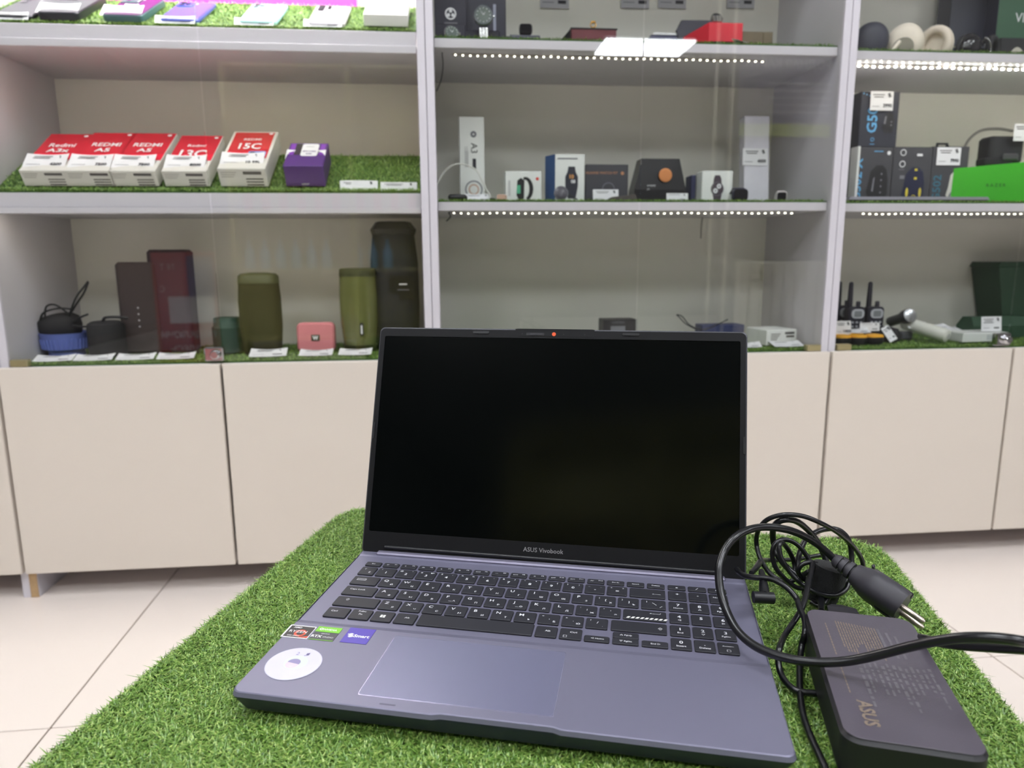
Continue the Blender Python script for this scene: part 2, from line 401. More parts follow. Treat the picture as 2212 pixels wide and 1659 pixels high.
wire('dark wire end hanging in the left cabinet under the phones', [P(284, 98, 1.79), P(296, 120, 1.79), P(303, 138, 1.79), P(305, 150, 1.79)], .0028, M('grey_wire', (112, 104, 92), .5))
wire('thin dark wire hanging down inside the middle cabinet', [P(1519, 462, 1.80), P(1515, 485, 1.80), P(1514, 515, 1.80)], .001, BLACK)
# ---------------------------------------------------------------- table under the laptop
TA = -.2925; TIP = .416
U = Vector((math.cos(TA), math.sin(TA), 0)); V2 = Vector((-math.sin(TA), math.cos(TA), 0))
u0, u1, v0, v1 = -.372, .252, .17, .79            # extents along U and V2
cu, cv = (u0 + u1) / 2, (v0 + v1) / 2
tc_ = U * cu + V2 * cv
tb = thing('display_table', 'low square display table wrapped in green turf, under the laptop', 'table', (tc_.x, tc_.y, 0), TA)
TWd, TDd = u1 - u0 - .03, v1 - v0 - .03
TM = M('table_board', (200, 198, 196), .5)
MB().box(-TWd / 2, TWd / 2, -TDd / 2, TDd / 2, .375, .4, TM, .002).build('tabletop', tb)
for sx in (-1, 1):
    for sy in (-1, 1):
        MB().box(sx * (TWd / 2 - .03) - .02, sx * (TWd / 2 - .03) + .02, sy * (TDd / 2 - .03) - .02, sy * (TDd / 2 - .03) + .02, 0, .375, TM, .002).build('leg', tb)
tt = thing('artificial_turf_cover', 'green artificial turf cover draped over the table, under the laptop', 'artificial turf', (tc_.x, tc_.y, .4), TA)
# skin: top, rounded shoulder, apron
Wd, Dd, RR, rs_ = u1 - u0, v1 - v0, .045, .018
zt = TIP - .4 - .006
def cring(e, z, seg=6):
    o = []; ww, dd = Wd / 2 - e, Dd / 2 - e; rr = max(RR - e, .006)
    for (sx, sy, a0) in ((1, 1, 0), (-1, 1, 90), (-1, -1, 180), (1, -1, 270)):
        for k in range(seg + 1):
            a = math.radians(a0 + 90 * k / seg); o.append((sx * (ww - rr) + rr * math.cos(a), sy * (dd - rr) + rr * math.sin(a), z))
    return o
rg = [cring(0, -.16), cring(0, zt - rs_)]
for k in range(1, 6):
    a = PI / 2 * k / 5; rg.append(cring(rs_ * (1 - math.cos(a)), zt - rs_ + rs_ * math.sin(a)))
MB().loft(rg, TURFB, cap=False).poly(rg[-1], TURFB).build('backing', tt, smooth=50)
R_ = np.random.RandomState(3)
NB = 330000
px = R_.uniform(-Wd / 2 + rs_ * .6, Wd / 2 - rs_ * .6, NB); py = R_.uniform(-Dd / 2 + rs_ * .6, Dd / 2 - rs_ * .6, NB)
# keep the rounded corners free
cx_ = np.abs(px) - (Wd / 2 - RR); cy_ = np.abs(py) - (Dd / 2 - RR)
ok = ~((cx_ > 0) & (cy_ > 0) & (cx_ ** 2 + cy_ ** 2 > (RR - .008) ** 2))
px, py = px[ok], py[ok]
pt = np.stack([px, py, np.full(len(px), zt - .0005)], 1); nt_ = np.tile([0, 0, 1.], (len(px), 1))
ns = 60000                                         # shoulder and apron blades
per = 2 * (Wd + Dd) ; q = R_.uniform(0, 1, ns); aa = R_.uniform(-.5, 1, ns) * PI / 2
ring = np.array(cring(0, 0, 10))[:, :2]; seg_ = np.linalg.norm(np.roll(ring, -1, 0) - ring, axis=1); cum = np.concatenate([[0], np.cumsum(seg_)])
s_ = q * cum[-1]; ii = np.searchsorted(cum, s_, side='right') - 1; ii = np.clip(ii, 0, len(ring) - 1)
fr_ = ((s_ - cum[ii]) / seg_[ii])[:, None]; A_ = ring[ii]; B_ = ring[(ii + 1) % len(ring)]
P2 = A_ + (B_ - A_) * fr_; tg = (B_ - A_) / seg_[ii][:, None]; on = np.stack([tg[:, 1], -tg[:, 0]], 1)
a2 = np.clip(aa, 0, None); low = np.clip(aa, None, 0)
pos = np.concatenate([P2 - on * (rs_ * (1 - np.cos(a2)))[:, None], (zt - rs_ + rs_ * np.sin(a2) + low * .09)[:, None]], 1)
nr = np.concatenate([on * np.cos(a2)[:, None], np.sin(a2)[:, None]], 1)
turf_mesh('blades', np.concatenate([pt, pos]), np.concatenate([nt_, nr]), .0088, .0011, tt)
# ---------------------------------------------------------------- laptop
LW, LD = .3598, .226
lp = thing('laptop', 'open blue-grey laptop with black screen on the green turf', 'laptop', (-.1485, .443, HC - .2842), -.2849, rx=.0123)
lp.rotation_mode = 'XYZ'
mm = Matrix.Translation((-.1485, .443, HC - .2842)) @ Matrix.Rotation(-.2849, 4, 'Z') @ Matrix.Rotation(.0123, 4, 'X')
lp.matrix_world = mm
DECK = M('laptop_deck', (121, 119, 140), .42, .35, var=.035, scale=14, spec=.5, bump=.03, bscale=2500)
DECKE = M('laptop_edge', (52, 54, 74), .4, .5)
HBAR = M('hinge_bar', (140, 136, 156), .4, .5)
LIDF = M('lid_frame', (15, 15, 18), .5, var=.03, spec=.25)
LIDE = M('lid_edge', (74, 74, 80), .4, .3)
# base: lofted tray with the thumb notch at the front
def outline(e, z, notch):
    x0, x1, y0, y1 = e, LW - e, e, LD + .004 - e; r = .006; o = []
    for k in range(5): a = PI + PI / 2 * k / 4; o.append((x0 + r + r * math.cos(a), y0 + r + r * math.sin(a), z))
    o += [(.1405, y0, z), (.1455, y0 + notch, z), (.2175, y0 + notch, z), (.2225, y0, z)]
    for k in range(5): a = -PI / 2 + PI / 2 * k / 4; o.append((x1 - r + r * math.cos(a), y0 + r + r * math.sin(a), z))
    o += [(x1, y1, z), (x0, y1, z)]
    return o
bz = MB()
bz.loft([outline(.014, -.0165, 0), outline(.005, -.0150, .0), outline(.0006, -.0052, .0012), outline(0, -.0034, .0018)], DECKE)
bz.build('base_shell', lp, smooth=35)
# deck skin with the shallow keyboard recess
zr = -.0008
def deckrow(y, z): return (y, z)
top = MB()
o0 = outline(0, -.0034, .0018); o1 = outline(.0009, -.0005, .0018); o2 = outline(.0016, 0, .0018)
top.loft([o0, o1, o2], DECK, cap=False)
# palm rest, slope, well, back strip
fpts = [p for p in o2 if p[1] < .05]
top.poly([(.0016, .0905, 0)] + fpts + [(LW - .0016, .0905, 0)], DECK)
rows = [(.0905, 0), (.0955, zr), (.2165, zr), (.2185, -.0002), (LD + .0024, -.0002)]
for (ya, za), (yb, zb) in zip(rows, rows[1:]):
    top.poly([(.0016, ya, za), (LW - .0016, ya, za), (LW - .0016, yb, zb), (.0016, yb, zb)], DECK)
top.build('deck', lp, smooth=20)
for k, (fx, fy) in enumerate(((.03, .03), (.30, .03), (.03, .2), (.30, .2))):
    MB().rprism(fx + .015, fy, .03, .01, -.020, -.0155, .003, BLACK, .0006).build('foot', lp)
# touchpad
tpb = MB().rprism(.1513, .0485, .1308, .0732, -.0002, .00012, .002, M('touchpad_rim', (178, 176, 205), .25, .7)).rprism(.1513, .0485, .1296, .0720, 0, .0002, .0018, M('touchpad', (119, 119, 145), .36, .35, var=.03, scale=12))
tpb.build('touchpad', lp)
MB().rprism(.1095, .0055, .011, .0014, 0, .00008, .0005, M('led_window', (84, 82, 104), .4)).build('status_light', lp)
# hinge bar and lid
MB().box(.0175, .3415, .2195, .2262, -.001, .0022, HBAR, .0012).build('hinge_bar', lp)
LEAN = .3465; LH = .2237
lid = MB()
lidE = Matrix.Translation((0, LD, 0)) @ Matrix.Rotation(PI / 2 - LEAN, 4, 'X')       # x right, y up the lid, z towards the viewer
def rr2(x0, x1, y0, y1, r, seg=5):
    o = []
    for (cx, cy, a0) in ((x1 - r, y1 - r, 0), (x0 + r, y1 - r, 90), (x0 + r, y0 + r, 180), (x1 - r, y0 + r, 270)):
        for k in range(seg + 1): a = math.radians(a0 + 90 * k / seg); o.append((cx + r * math.cos(a), cy + r * math.sin(a)))
    return o
sx0, sx1, sy0, sy1 = .0058, .3537, .0195, .2146
def z3(pl, z): return [(x, y, z) for x, y in pl]
OUT = rr2(0, LW, -.002, LH, .005); MID = rr2(.0012, LW - .0012, -.001, LH - .0012, .0045); INN = rr2(sx0, sx1, sy0, sy1, .0015)
lid.loft([z3(rr2(.002, LW - .002, 0, LH - .002, .005), -.0056), z3(OUT, -.0042), z3(OUT, -.0008)], LIDE, cap=True)
lid.loft([z3(OUT, -.0008), z3(MID, 0)], LIDE, cap=False)
lid.loft([z3(MID, 0), z3(INN, 0)], LIDF, cap=False)
lid.loft([z3(INN, 0), z3(INN, -.0007)], BLACK, cap=False)
lido = lid.build('lid', lp); lido.matrix_local = lidE
SCR = M('screen_off', (5, 7, 7), .12, var=.3, scale=3, spec=.22)
s_o = MB().poly(z3(INN, -.0006), SCR).build('screen', lido)
# raised lip with the camera in the middle of the top edge
lip = MB()
nx0, nx1 = .1403, .2185
lip.loft([z3([(nx0, LH - .0005), (nx1, LH - .0005), (nx1 - .002, LH + .0002), (nx0 + .002, LH + .0002)], z) for z in (-.005, .0002)], LIDF)
lip.loft([z3([(nx0 + .0005, LH - .0072), (nx1 - .0005, LH - .0072), (nx1 - .0005, LH + .0000), (nx0 + .0005, LH + .0000)], z) for z in (-.0003, .0002)], LIDF)
lip.build('camera_lip', lido)
sh = MB().rprism(.1605, .2186, .018, .0028, 0, .0005, .0013, BLACK).rprism(.1615, .2186, .012, .0018, .0005, .0009, .0008, M('slider', (44, 42, 48), .4)); sh.build('shutter_slider', lido)
od = MB(); disc(od, .179, .2187, .0019, M('orange_shutter', (238, 92, 42), .5), z=.0006); od.build('camera_shutter', lido, label='orange camera shutter')
mh = MB()
for x in (.1475, .1885, .209): disc(mh, x, .2187, .0006, BLACK, z=.0004, n=8)
mh.build('microphone', lido)
for x in (.1060, .2530): MB().rprism(x, .2196, .016, .0024, 0, .0009, .001, BLACK).build('bumper', lido)
for x, y in ((.0022, .118), (LW - .0022, .118)): MB().rprism(x, y, .0022, .016, 0, .0008, .001, BLACK).build('bumper', lido)
bb = MB(); bb.tube([(.0238, .0052, .0005), (.339, .0042, .0005)], .0017, BLACK, 8); bb.build('hinge_cover', lido, smooth=60)
tx = MB(); txt(tx, 'ASUS Vivobook', .0058, .1784, .0105, M('silver_print', (150, 148, 150), .5), z=.0002); tx.build('lettering', lido)
# keys ------------------------------------------------------------
KEY = M('key_cap', (46, 46, 52), .5, var=.04, spec=.35)
KEYS = M('key_side', (18, 18, 22), .5)
LEG = M('key_legend', (225, 226, 232), .6)
zk0, zk1 = zr - .0004, zr + .0014
kmesh = {}
def key(x0, x1, y0, y1, legs=()):
    w, d = round((x1 - x0), 2), round((y1 - y0), 2)
    if (w, d) not in kmesh:
        mb = MB(); W_, D_ = w / 1000, d / 1000
        mb.rprism(0, 0, W_, D_, 0, zk1 - zk0 - .0004, .0012, KEYS, 0, 3)
        def rg_(e, z):
            o = []; r = .0012
            for (sx, sy, a0) in ((1, 1, 0), (-1, 1, 90), (-1, -1, 180), (1, -1, 270)):
                for k in range(4): a = math.radians(a0 + 30 * k); o.append((sx * (W_ / 2 - e - r) + r * math.cos(a), sy * (D_ / 2 - e - r) + r * math.sin(a), z))
            return o
        mb.loft([rg_(0, zk1 - zk0 - .0004), rg_(.0004, zk1 - zk0)], KEY)
        o = mb.build('key', lp); kmesh[(w, d)] = o.data
    else:
        o = bpy.data.objects.new('key', kmesh[(w, d)]); COL.objects.link(o); o.parent = lp
    cx, cy = (x0 + x1) / 2000, (y0 + y1) / 2000
    o.location = (cx, cy, zk0)
    if legs:
        mb = MB(); zz = zk1 - zk0 + .00006
        for l in legs:
            kind = l[0]
            if kind == 'bars':
                for k in range(9):
                    xx = -.0145 + k * .0036
                    mb.poly([(xx, -.0064, zz), (xx + .0021, -.0064, zz), (xx + .0037, -.0040, zz), (xx + .0016, -.0040, zz)], M('key_white', (245, 245, 240), .6))
            elif kind == 'win':
                for a in (-1, 1):
                    for b_ in (-1, 1): rect(mb, a * .0002, a * .0021, b_ * .0002, b_ * .0019, M('key_white', (245, 245, 240), .6), z=zz)
            elif kind == 'box':
                _, x, y, wq, hq = l
                for r_4 in ((x, x + wq, y, y + .25), (x, x + wq, y + hq - .25, y + hq), (x, x + .25, y, y + hq), (x + wq - .25, x + wq, y, y + hq)):
                    rect(mb, *[q_ / 1000 for q_ in r_4], LEG, z=zz)
            elif kind == 'line':
                _, xa, ya, xb, yb = l; dx, dy = xb - xa, yb - ya; ll = math.hypot(dx, dy); nx, ny = -dy / ll * .17, dx / ll * .17
                mb.poly([((xa - nx) / 1000, (ya - ny) / 1000, zz), ((xb - nx) / 1000, (yb - ny) / 1000, zz), ((xb + nx) / 1000, (yb + ny) / 1000, zz), ((xa + nx) / 1000, (ya + ny) / 1000, zz)], LEG)
            else:
                s_t, sz, x, y = l[:4]; txt(mb, s_t, sz / 1000, x / 1000, y / 1000, LEG, z=zz, sx=1.12, bold=.012)
        mb.build('legend', o)
P_ = 18.9
def lat(a, b_): return [(a, 4.9, -3.2, .9), (b_, 3.1, 3.4, -4.6)]
r5 = [('1', '!', ''), ('2', '@', '"'), ('3', '#', '№'), ('4', '$', ';'), ('5', '%', '%'), ('6', '^', ':'), ('7', '&', '?'), ('8', '*', '*'), ('9', '(', '('), ('0', ')', ')'), ('-', '_', '_'), ('=', '+', '+')]
fk = ['Esc'] + ['F%d' % k for k in range(1, 13)] + ['Prt Sc', 'Insert', 'Delete']
icons = {1: [('line', -4, -.8, -2, .8), ('line', -4, .8, -2.4, -.6)], 2: [('line', -4, -.5, -3, .8), ('line', -3, .8, -3, -.8)], 3: [('line', -4.4, -.5, -3.4, .8), ('line', -3.4, .8, -3.4, -.8), ('line', -2.4, .8, -2.4, -.8)],
    4: [('*', 3.2, -3.2, -1.8)], 5: [('*', 4.2, -3.2, -2.3)], 6: [('box', -5, -.9, 4, 1.8)], 7: [('...', 3.5, -3, -.6)], 8: [('box', -5, -.9, 4, 1.8)], 9: [('box', -3.5, -.8, 1.4, 1.4)], 10: [('box', -5, -.8, 3.4, 1.5), ('line', -5, -.9, -1.2, .9)],
    11: [('box', -5, -.8, 3.6, 1.7)], 12: [('line', -5, -.8, -3.6, .8), ('line', -3.6, .8, -3.2, -.6), ('line', -3.2, -.6, -1.8, .8)]}
for k, s_t in enumerate(fk):
    x = 15.8 + k * 17.2
    lg = [(s_t, 2.3, 0 if (k == 0 or k > 12) else 4.2, -.7 if (k == 0 or k > 12) else .5)] + icons.get(k, [])
    key(x, x + 15, 195.6, 203.2, lg)
key(15.8, 30.6, 177.4, 192.4, [('`', 4, -3, 0), ('~', 3, -3, 3), ('Ё', 3, 3, -4)])
for k, (a, u_p, c) in enumerate(r5):
    x = 32.4 + k * P_
    key(x, x + 17, 177.4, 192.4, [(a, 4.9, .2, -2.6), (u_p, 2.8, -5, 3.4)] + ([(c, 2.8, 5, 3.4)] if c else []))
key(259.4, 289, 177.4, 192.4, [('line', 4, -1.5, 11, -1.5), ('line', 4, -1.5, 5.2, -.8)])
key(16.3, 40.6, 158.6, 173.6, [('line', -8, 2.2, 0, 2.2), ('line', -8, .4, 0, .4), ('line', 0, 2.2, -1, 2.8), ('box', -8, -.2, 8.5, 3.2)])
for k, (a, c) in enumerate(zip('QWERTYUIOP', 'ЙЦУКЕНГШЩЗ')):
    x = 42.3 + k * P_; key(x, x + 17, 158.6, 173.6, lat(a, c))
for k, (a, u_p, c) in enumerate((('[', '{', 'Х'), (']', '}', 'Ъ'))):
    x = 42.3 + (10 + k) * P_; key(x, x + 17, 158.6, 173.6, [(a, 3.6, .5, -.8), (u_p, 2.8, -5, 2.6), (c, 3.1, 4.6, -4.6)])
key(269.2, 289, 158.6, 173.6, [('|', 2.8, -5.4, 3), ('line', -1, 2.5, 2.5, -1.5), ('line', 5, -5, 7, -2.5)])
key(16.9, 45.4, 139.8, 154.8, [('Caps Lock', 2.9, -2.5, 1.2)])
for k, (a, c) in enumerate(zip('ASDFGHJKL', 'ФЫВАПРОЛД')):
    x = 47.2 + k * P_; key(x, x + 17, 139.8, 154.8, lat(a, c) + ([('line', -1.2, -4.4, 1.8, -4.4)] if a in 'FJ' else []))
for k, (a, u_p, c) in enumerate(((';', ':', 'Ж'), ("'", '"', 'Э'))):
    x = 47.2 + (9 + k) * P_; key(x, x + 17, 139.8, 154.8, [(a, 3.8, .5, 0), (u_p, 2.8, -5, 3), (c, 3.1, 4.6, -4.6)])
key(255.2, 289, 139.8, 154.8, [('line', 4, 3, 12, 3), ('line', 4, 3, 5.2, 3.8), ('line', 12, 3, 12.6, 4.6), ('bars',)])
key(17.4, 55, 121, 136, [('box', -9.6, 1, 1.6, 1.6), ('line', -10.4, 2.6, -8.8, 4.2), ('line', -8.8, 4.2, -7.2, 2.6)])
for k, (a, c) in enumerate(zip('ZXCVBNM', 'ЯЧСМИТЬ')):
    x = 56.9 + k * P_; key(x, x + 17, 121, 136, lat(a, c))
for k, (a, u_p, c) in enumerate(((',', '<', 'Б'), ('.', '>', 'Ю'), ('/', '?', '.'))):
    x = 56.9 + (7 + k) * P_; key(x, x + 17, 121, 136, [(a, 4.2, .5, -.5), (u_p, 2.8, -5, 3), (c, 3.1, 4.6, -4.6)])
key(246.5, 289, 121, 136, [('box', 15.4, -2, 1.6, 1.6), ('line', 14.6, -.4, 16.2, 1.2), ('line', 16.2, 1.2, 17.8, -.4)])
key(17.8, 37, 102.5, 117.3, [('Ctrl', 3, -3, .6)])
key(39, 56.2, 102.5, 117.3, [('FnEsc', 2.6, 0, 3.6), ('Fn', 3, 0, -.9)])
key(57.9, 75, 102.5, 117.3, [('win',)])
key(76.9, 94, 102.5, 117.3, [('Alt', 3, 1, 0)])
key(96, 188, 102.5, 119.2)
key(190, 206.6, 102.5, 117.3, [('Alt', 3, 1, 0)])
key(208.6, 225.4, 102.5, 117.3, [('Ctrl', 3, 2, 1), ('box', -5.4, -5.6, 2.8, 2.8)])
key(227.4, 246.4, 102.5, 110.3, [('◁ Home', 2.4, .5, -.8)])
key(248.6, 267.9, 110.9, 118.6, [('△ PgUp', 2.4, 0, -.8)])
key(248.6, 267.9, 102.5, 110.2, [('▽ PgDn', 2.4, 0, -.8)])
key(270.2, 289.4, 102.5, 110.3, [('End ▷', 2.4, .5, -.8)])
NX = [291.4, 308.3, 325.0]
for x, s_t in zip(NX, ('✳', '∕', 'C')): key(x, x + 15, 195.6, 203.2, [(s_t if s_t != '✳' else '*', 4.2, 0, -1.6 if s_t != '✳' else -3)])
npad = [(177.4, (('+', ''), ('-', ''), ('Num Lk', ''))), (158.6, (('7', 'Home'), ('8', '△'), ('9', 'PgUp'))), (139.8, (('4', '◁'), ('5', ''), ('6', '▷'))), (121, (('1', 'End'), ('2', '▽'), ('3', 'PgDn'))), (102.5, (('0', 'Insert'), ('.', 'Delete')))]
for y, ks in npad:
    for x, (a, b_) in zip(NX, ks):
        if a == 'Num Lk': key(x, x + 15, y, y + 15, [('Num', 2.6, -1.5, .6), ('Lk', 2.6, 4.6, .6)]); continue
        key(x, x + 15, y, y + 15, [(a, 5.2, 0, .2)] + ([(b_, 2.7, 0, -4.0)] if b_ else []))
key(NX[2], NX[2] + 15, 102.5, 117.3, [('line', -4, 2, 4, 2), ('line', -4, 2, -3, 2.8), ('box', -1.4, -5, 2.8, 2.6)])
# stickers
STK = MB().box(-.001, .0205, .0685, .0860, .0001, .0003, M('sticker_white', (235, 233, 235), .4))
STK.box(.0003, .0200, .0695, .0850, .0003, .00034, M('sticker_black', (34, 32, 34), .35))
disc(STK, .0118, .0755, .0048, M('sticker_red', (206, 74, 46), .4), z=.00036, n=20, r0=.0028)
STK.poly([(.012, .0697, .00035), (.0200, .0697, .00035), (.0200, .0725, .00035)], M('sticker_red', (206, 74, 46), .4))
txt(STK, 'AMD', .003, .0065, .0818, MATS['sticker_white'], z=.0004, bold=.02); txt(STK, 'RYZEN', .0046, .0093, .0758, MATS['sticker_white'], z=.0004, sx=1.05); txt(STK, '5000 SERIES', .002, .0080, .0708, MATS['sticker_white'], z=.0004)
o = STK.build('sticker', lp, loc=(.001, 0, 0), label='black and red sticker with white frame'); o.rotation_euler = (0, 0, .0)
STK = MB().box(.0228, .0424, .0688, .0795, .0001, .0003, M('sticker_dark', (66, 66, 72), .4)).box(.0228, .0424, .0802, .0875, .0001, .0003, M('sticker_green', (122, 196, 44), .4)).box(.0228, .0424, .0688, .0694, .0003, .00034, MATS['sticker_green'])
txt(STK, 'NVIDIA', .0033, .034, .0825, MATS['sticker_white'], z=.0004, bold=.02); txt(STK, 'GEFORCE', .0016, .0325, .0772, MATS['sticker_white'], z=.0004); txt(STK, 'RTX', .0044, .0272, .0722, MATS['sticker_white'], z=.0004, bold=.03); txt(STK, 'STUDIO', .0024, .0365, .0725, MATS['sticker_white'], z=.0004)
disc(STK, .0266, .0838, .0016, MATS['sticker_white'], z=.0004, n=12, r0=.0008)
STK.build('sticker', lp, label='green and grey sticker')
STK = MB().box(.0478, .0688, .0693, .0900, .0001, .0003, M('sticker_purple', (78, 62, 168), .35))
logo(STK, .0525, .0792, .0062, MATS['sticker_white'], z=.0004); txt(STK, 'Smart', .0052, .0613, .0773, MATS['sticker_white'], z=.0004, bold=.03)
STK.build('sticker', lp, label='purple sticker with white logo')
STK = MB(); STK.lathe([(.0192, .0001), (.0198, .0003), (.0192, .0005)], M('sticker_round', (205, 202, 222), .35), 40)
LV = M('sticker_lilac', (138, 130, 172), .4); PK = M('sticker_pink', (232, 206, 222), .5)
disc(STK, .001, .001, .0085, M('sticker_pale', (206, 214, 206), .4), z=.0006, n=24)
disc(STK, -.0005, -.0015, .0048, M('sticker_face', (218, 196, 208), .4), z=.00065, n=20)
STK.poly([(.0048 * math.cos(a) - .0002, .0046 * math.sin(a) + .0006, .0007) for a in [math.radians(t) for t in range(-20, 200, 20)]], LV)
STK.poly([(-.0025, -.0035, .0007), (.0018, -.0035, .0007), (0, -.0055, .0007)], PK)
txt(STK, '2', .0052, -.0025, .0098, LV, z=.0007); txt(STK, '♫', .0060, .0045, .0098, LV, z=.0007)
STK.build('sticker', lp, loc=(.0275, .0372, 0), label='round white sticker with faint lilac drawing')
# ---------------------------------------------------------------- power adapter
AD = M('adapter_shell', (82, 76, 86), .42, var=.08, scale=40, bump=.05, bscale=900)
ADS = M('adapter_side', (28, 27, 31), .45)
ad = thing('power_adapter', 'black rectangular power adapter with worn grey print, right of the laptop', 'power adapter', (.2835, .4000, .4205), -.345)
bd = MB(); bd.rprism(0, 0, .0765, .156, 0, .0285, .011, ADS, .0028, 6); bd.build('housing', ad, smooth=40)
MB().rprism(0, 0, .0735, .153, .0284, .0290, .0095, AD, .0003, 6).build('top_face', ad, smooth=30)
PRT = M('worn_print', (126, 112, 100), .6, var=.3, scale=500); PRG = M('worn_print_grey', (104, 100, 106), .6, var=.25, scale=300)
pr = MB(); zz = .0292; rn = random.Random(5)
for k in range(15):
    x = -.0185 + k * .0018; L_ = .026 + rn.uniform(0, .016)
    y = .061 - k * .0004
    while L_ > 0:
        s_l = rn.uniform(.002, .006); rect(pr, x, x + .0008, y - s_l, y, PRT, z=zz); y -= s_l + .0007; L_ -= s_l + .0007
for k in range(9):
    x = .010 + k * .0022; y = .052; e = .012 - rn.uniform(0, .01)
    if k > 4: x = .0115 + (k - 5) * .0042; y = .05
for k in range(24):
    y = .056 - k * .0037
    if rn.random() < .9: rect(pr, -.0262, -.0254, y - .003, y, PRT, z=zz)
for r_i in range(13):
    x = -.0145 + r_i * .0036; y = .008 - rn.uniform(0, .004)
    for k in range(rn.randint(4, 7)):
        s_l = rn.uniform(.002, .0075); rect(pr, x, x + rn.uniform(.0011, .0022), y - s_l, y, PRG, z=zz); y -= s_l + rn.uniform(.001, .003)
for r_i in range(3): rect(pr, .0085 + r_i * .0048, .0102 + r_i * .0048, .018 + rn.uniform(-.004, .004), .055 - r_i * .004, PRG, z=zz)
pr.build('print', ad)
pr = MB(); txt(pr, 'ASUS', .0115, -.0235, -.0515, PRT, z=.0293, rot=-PI / 2, bold=.03, sx=.95); pr.build('lettering', ad)
# plug socket connector at the far end of the adapter
cn = MB(); cn.loft([[( -.010, 0, .003), (.014, 0, .003), (.014, 0, .020), (-.010, 0, .020)], [(-.0085, .022, .004), (.0125, .022, .004), (.0125, .022, .019), (-.0085, .022, .019)], [(-.003, .034, .007), (.006, .034, .007), (.006, .034, .015), (-.003, .034, .015)]], M('connector', (44, 42, 47), .45))
cn.build('mains_connector', ad, loc=(-.008, .0775, .003))
CB = M('cable_black', (17, 17, 21), .3, var=.05, spec=.6)
def cable(label, pts, r, loc=None, name='cable', n=6, k=10):
    q = [P(*p) for p in pts]; p0 = q[0]
    o = MB().tube([p - p0 for p in spline(q, n)], r, CB, k).build(name, None, p0, smooth=60)
    return tagp(o, label, 'cable')
def PZ(x, y, z):
    "point at height z seen at crop position x,y"
    d = RC @ Vector(((1480 + x / 2.865 - 1106) / F, 1, -(1080 + y / 2.865 - 829.5) / F)); k = (z - HC) / d[2]
    return (1480 + x / 2.865, 1080 + y / 2.865, d[1] * k)
def c4(x, y, Y): return (1480 + x / 2.865, 1080 + y / 2.865, Y)
def c6(x, y, Y): return (1540 + x / 6.144, 1090 + y / 6.144, Y)
pc = thing('mains_cable', 'thick black power cord with two-pin plug, looping over the adapter', 'power cable', P(*c4(940, 385, .53)))
main = [c4(955, 400, .532), c4(880, 325, .535), c4(800, 262, .535), c4(700, 207, .53), c4(600, 177, .525), c4(480, 168, .52), c4(380, 190, .512), c4(300, 240, .505), c4(240, 320, .50), c4(210, 420, .49), c4(214, 540, .48), c4(246, 660, .468), c4(310, 790, .452), c4(400, 882, .438), c4(520, 945, .425), c4(680, 990, .412), c4(850, 1005, .402), c4(1020, 995, .393), c4(1200, 957, .383), c4(1380, 910, .372), c4(1560, 872, .36), c4(1740, 851, .348), c4(1920, 854, .338), c4(2080, 874, .332), c4(2180, 900, .334), c4(2150, 925, .345), c4(2040, 922, .358), c4(1900, 914, .372), c4(1750, 905, .388), c4(1600, 888, .404), c4(1480, 860, .43), c4(1400, 845, .462), c4(1300, 838, .497), c4(1150, 790, .507)]
q = [P(*p) for p in main]; p0 = Vector(pc.location)
MB().tube([p - p0 for p in spline(q, 7)], .0031, CB, 12).build('cable_run', pc, smooth=60)
# plug
PLG = M('plug_rubber', (58, 56, 62), .5, var=.04)
A0 = P(1806, 1211, .532); A1 = P(1950, 1312, .487)
ax = (A1 - A0).normalized(); Lp = (A1 - A0).length
side = ax.cross(Vector((0, 0, 1))).normalized(); up = side.cross(ax)
Mx = Matrix.Identity(4)
for i in range(3): Mx[i][0] = side[i]; Mx[i][1] = up[i]; Mx[i][2] = ax[i]; Mx[i][3] = A0[i] - p0[i]
def ell(rx, ry, z, n=24, sq=2.6):
    o = []
    for k in range(n):
        a = 2 * PI * k / n; c, s_i = math.cos(a), math.sin(a)
        o.append((rx * math.copysign(abs(c) ** (2 / sq), c), ry * math.copysign(abs(s_i) ** (2 / sq), s_i), z))
    return o
pg = MB(); k1 = Lp; PLUG_TURN = .75
sr = [(.0042, -.002), (.0058, 0), (.0062, .0035), (.0046, .0037), (.0046, .0052), (.0066, .0054), (.0070, .0088), (.0050, .0090), (.0050, .0105), (.0074, .0107), (.0078, .0145), (.0054, .0147), (.0054, .0162), (.0084, .0166)]
pg.loft([ell(r, r * .95, z, sq=2.2) for r, z in sr], PLG)
pg.loft([ell(.0084, .0082, .0165), ell(.0098, .0098, .0215), ell(.0150, .0122, .029), ell(.0176, .0128, .034), ell(.0178, .0130, k1 - .004), ell(.0166, .0120, k1)], PLG)
pgo = pg.build('plug', pc, smooth=38); pgo.matrix_local = Mx @ Matrix.Rotation(PLUG_TURN, 4, 'Z')
g = MB()
for k in range(9): g.box(-.0055, .0055, .0, .0010, k * .0011, k * .0011 + .0006, BLACK)
g.box(-.006, .006, 0, .0028, -.0045, -.0022, PLG, .0006)
g.build('grip_ribs', pgo, loc=(0, .0118, .0285), rot=(.0, 0, 0))
g = MB()
for sx in (-1, 1): g.lathe([(.0064, 0), (.0066, .002), (.0052, .0085)], PLG, 16, Matrix.Translation((sx * .0105, .0, k1 - .0005)))
for s_y in (-1, 1): MB().box(-.0035, .0035, s_y * .0095, s_y * .0138, k1 - .016, k1 + .0008, BLACK, .001).build('earth_slot', pgo)
PIN = M('pin_metal', (200, 188, 176), .28, .9)
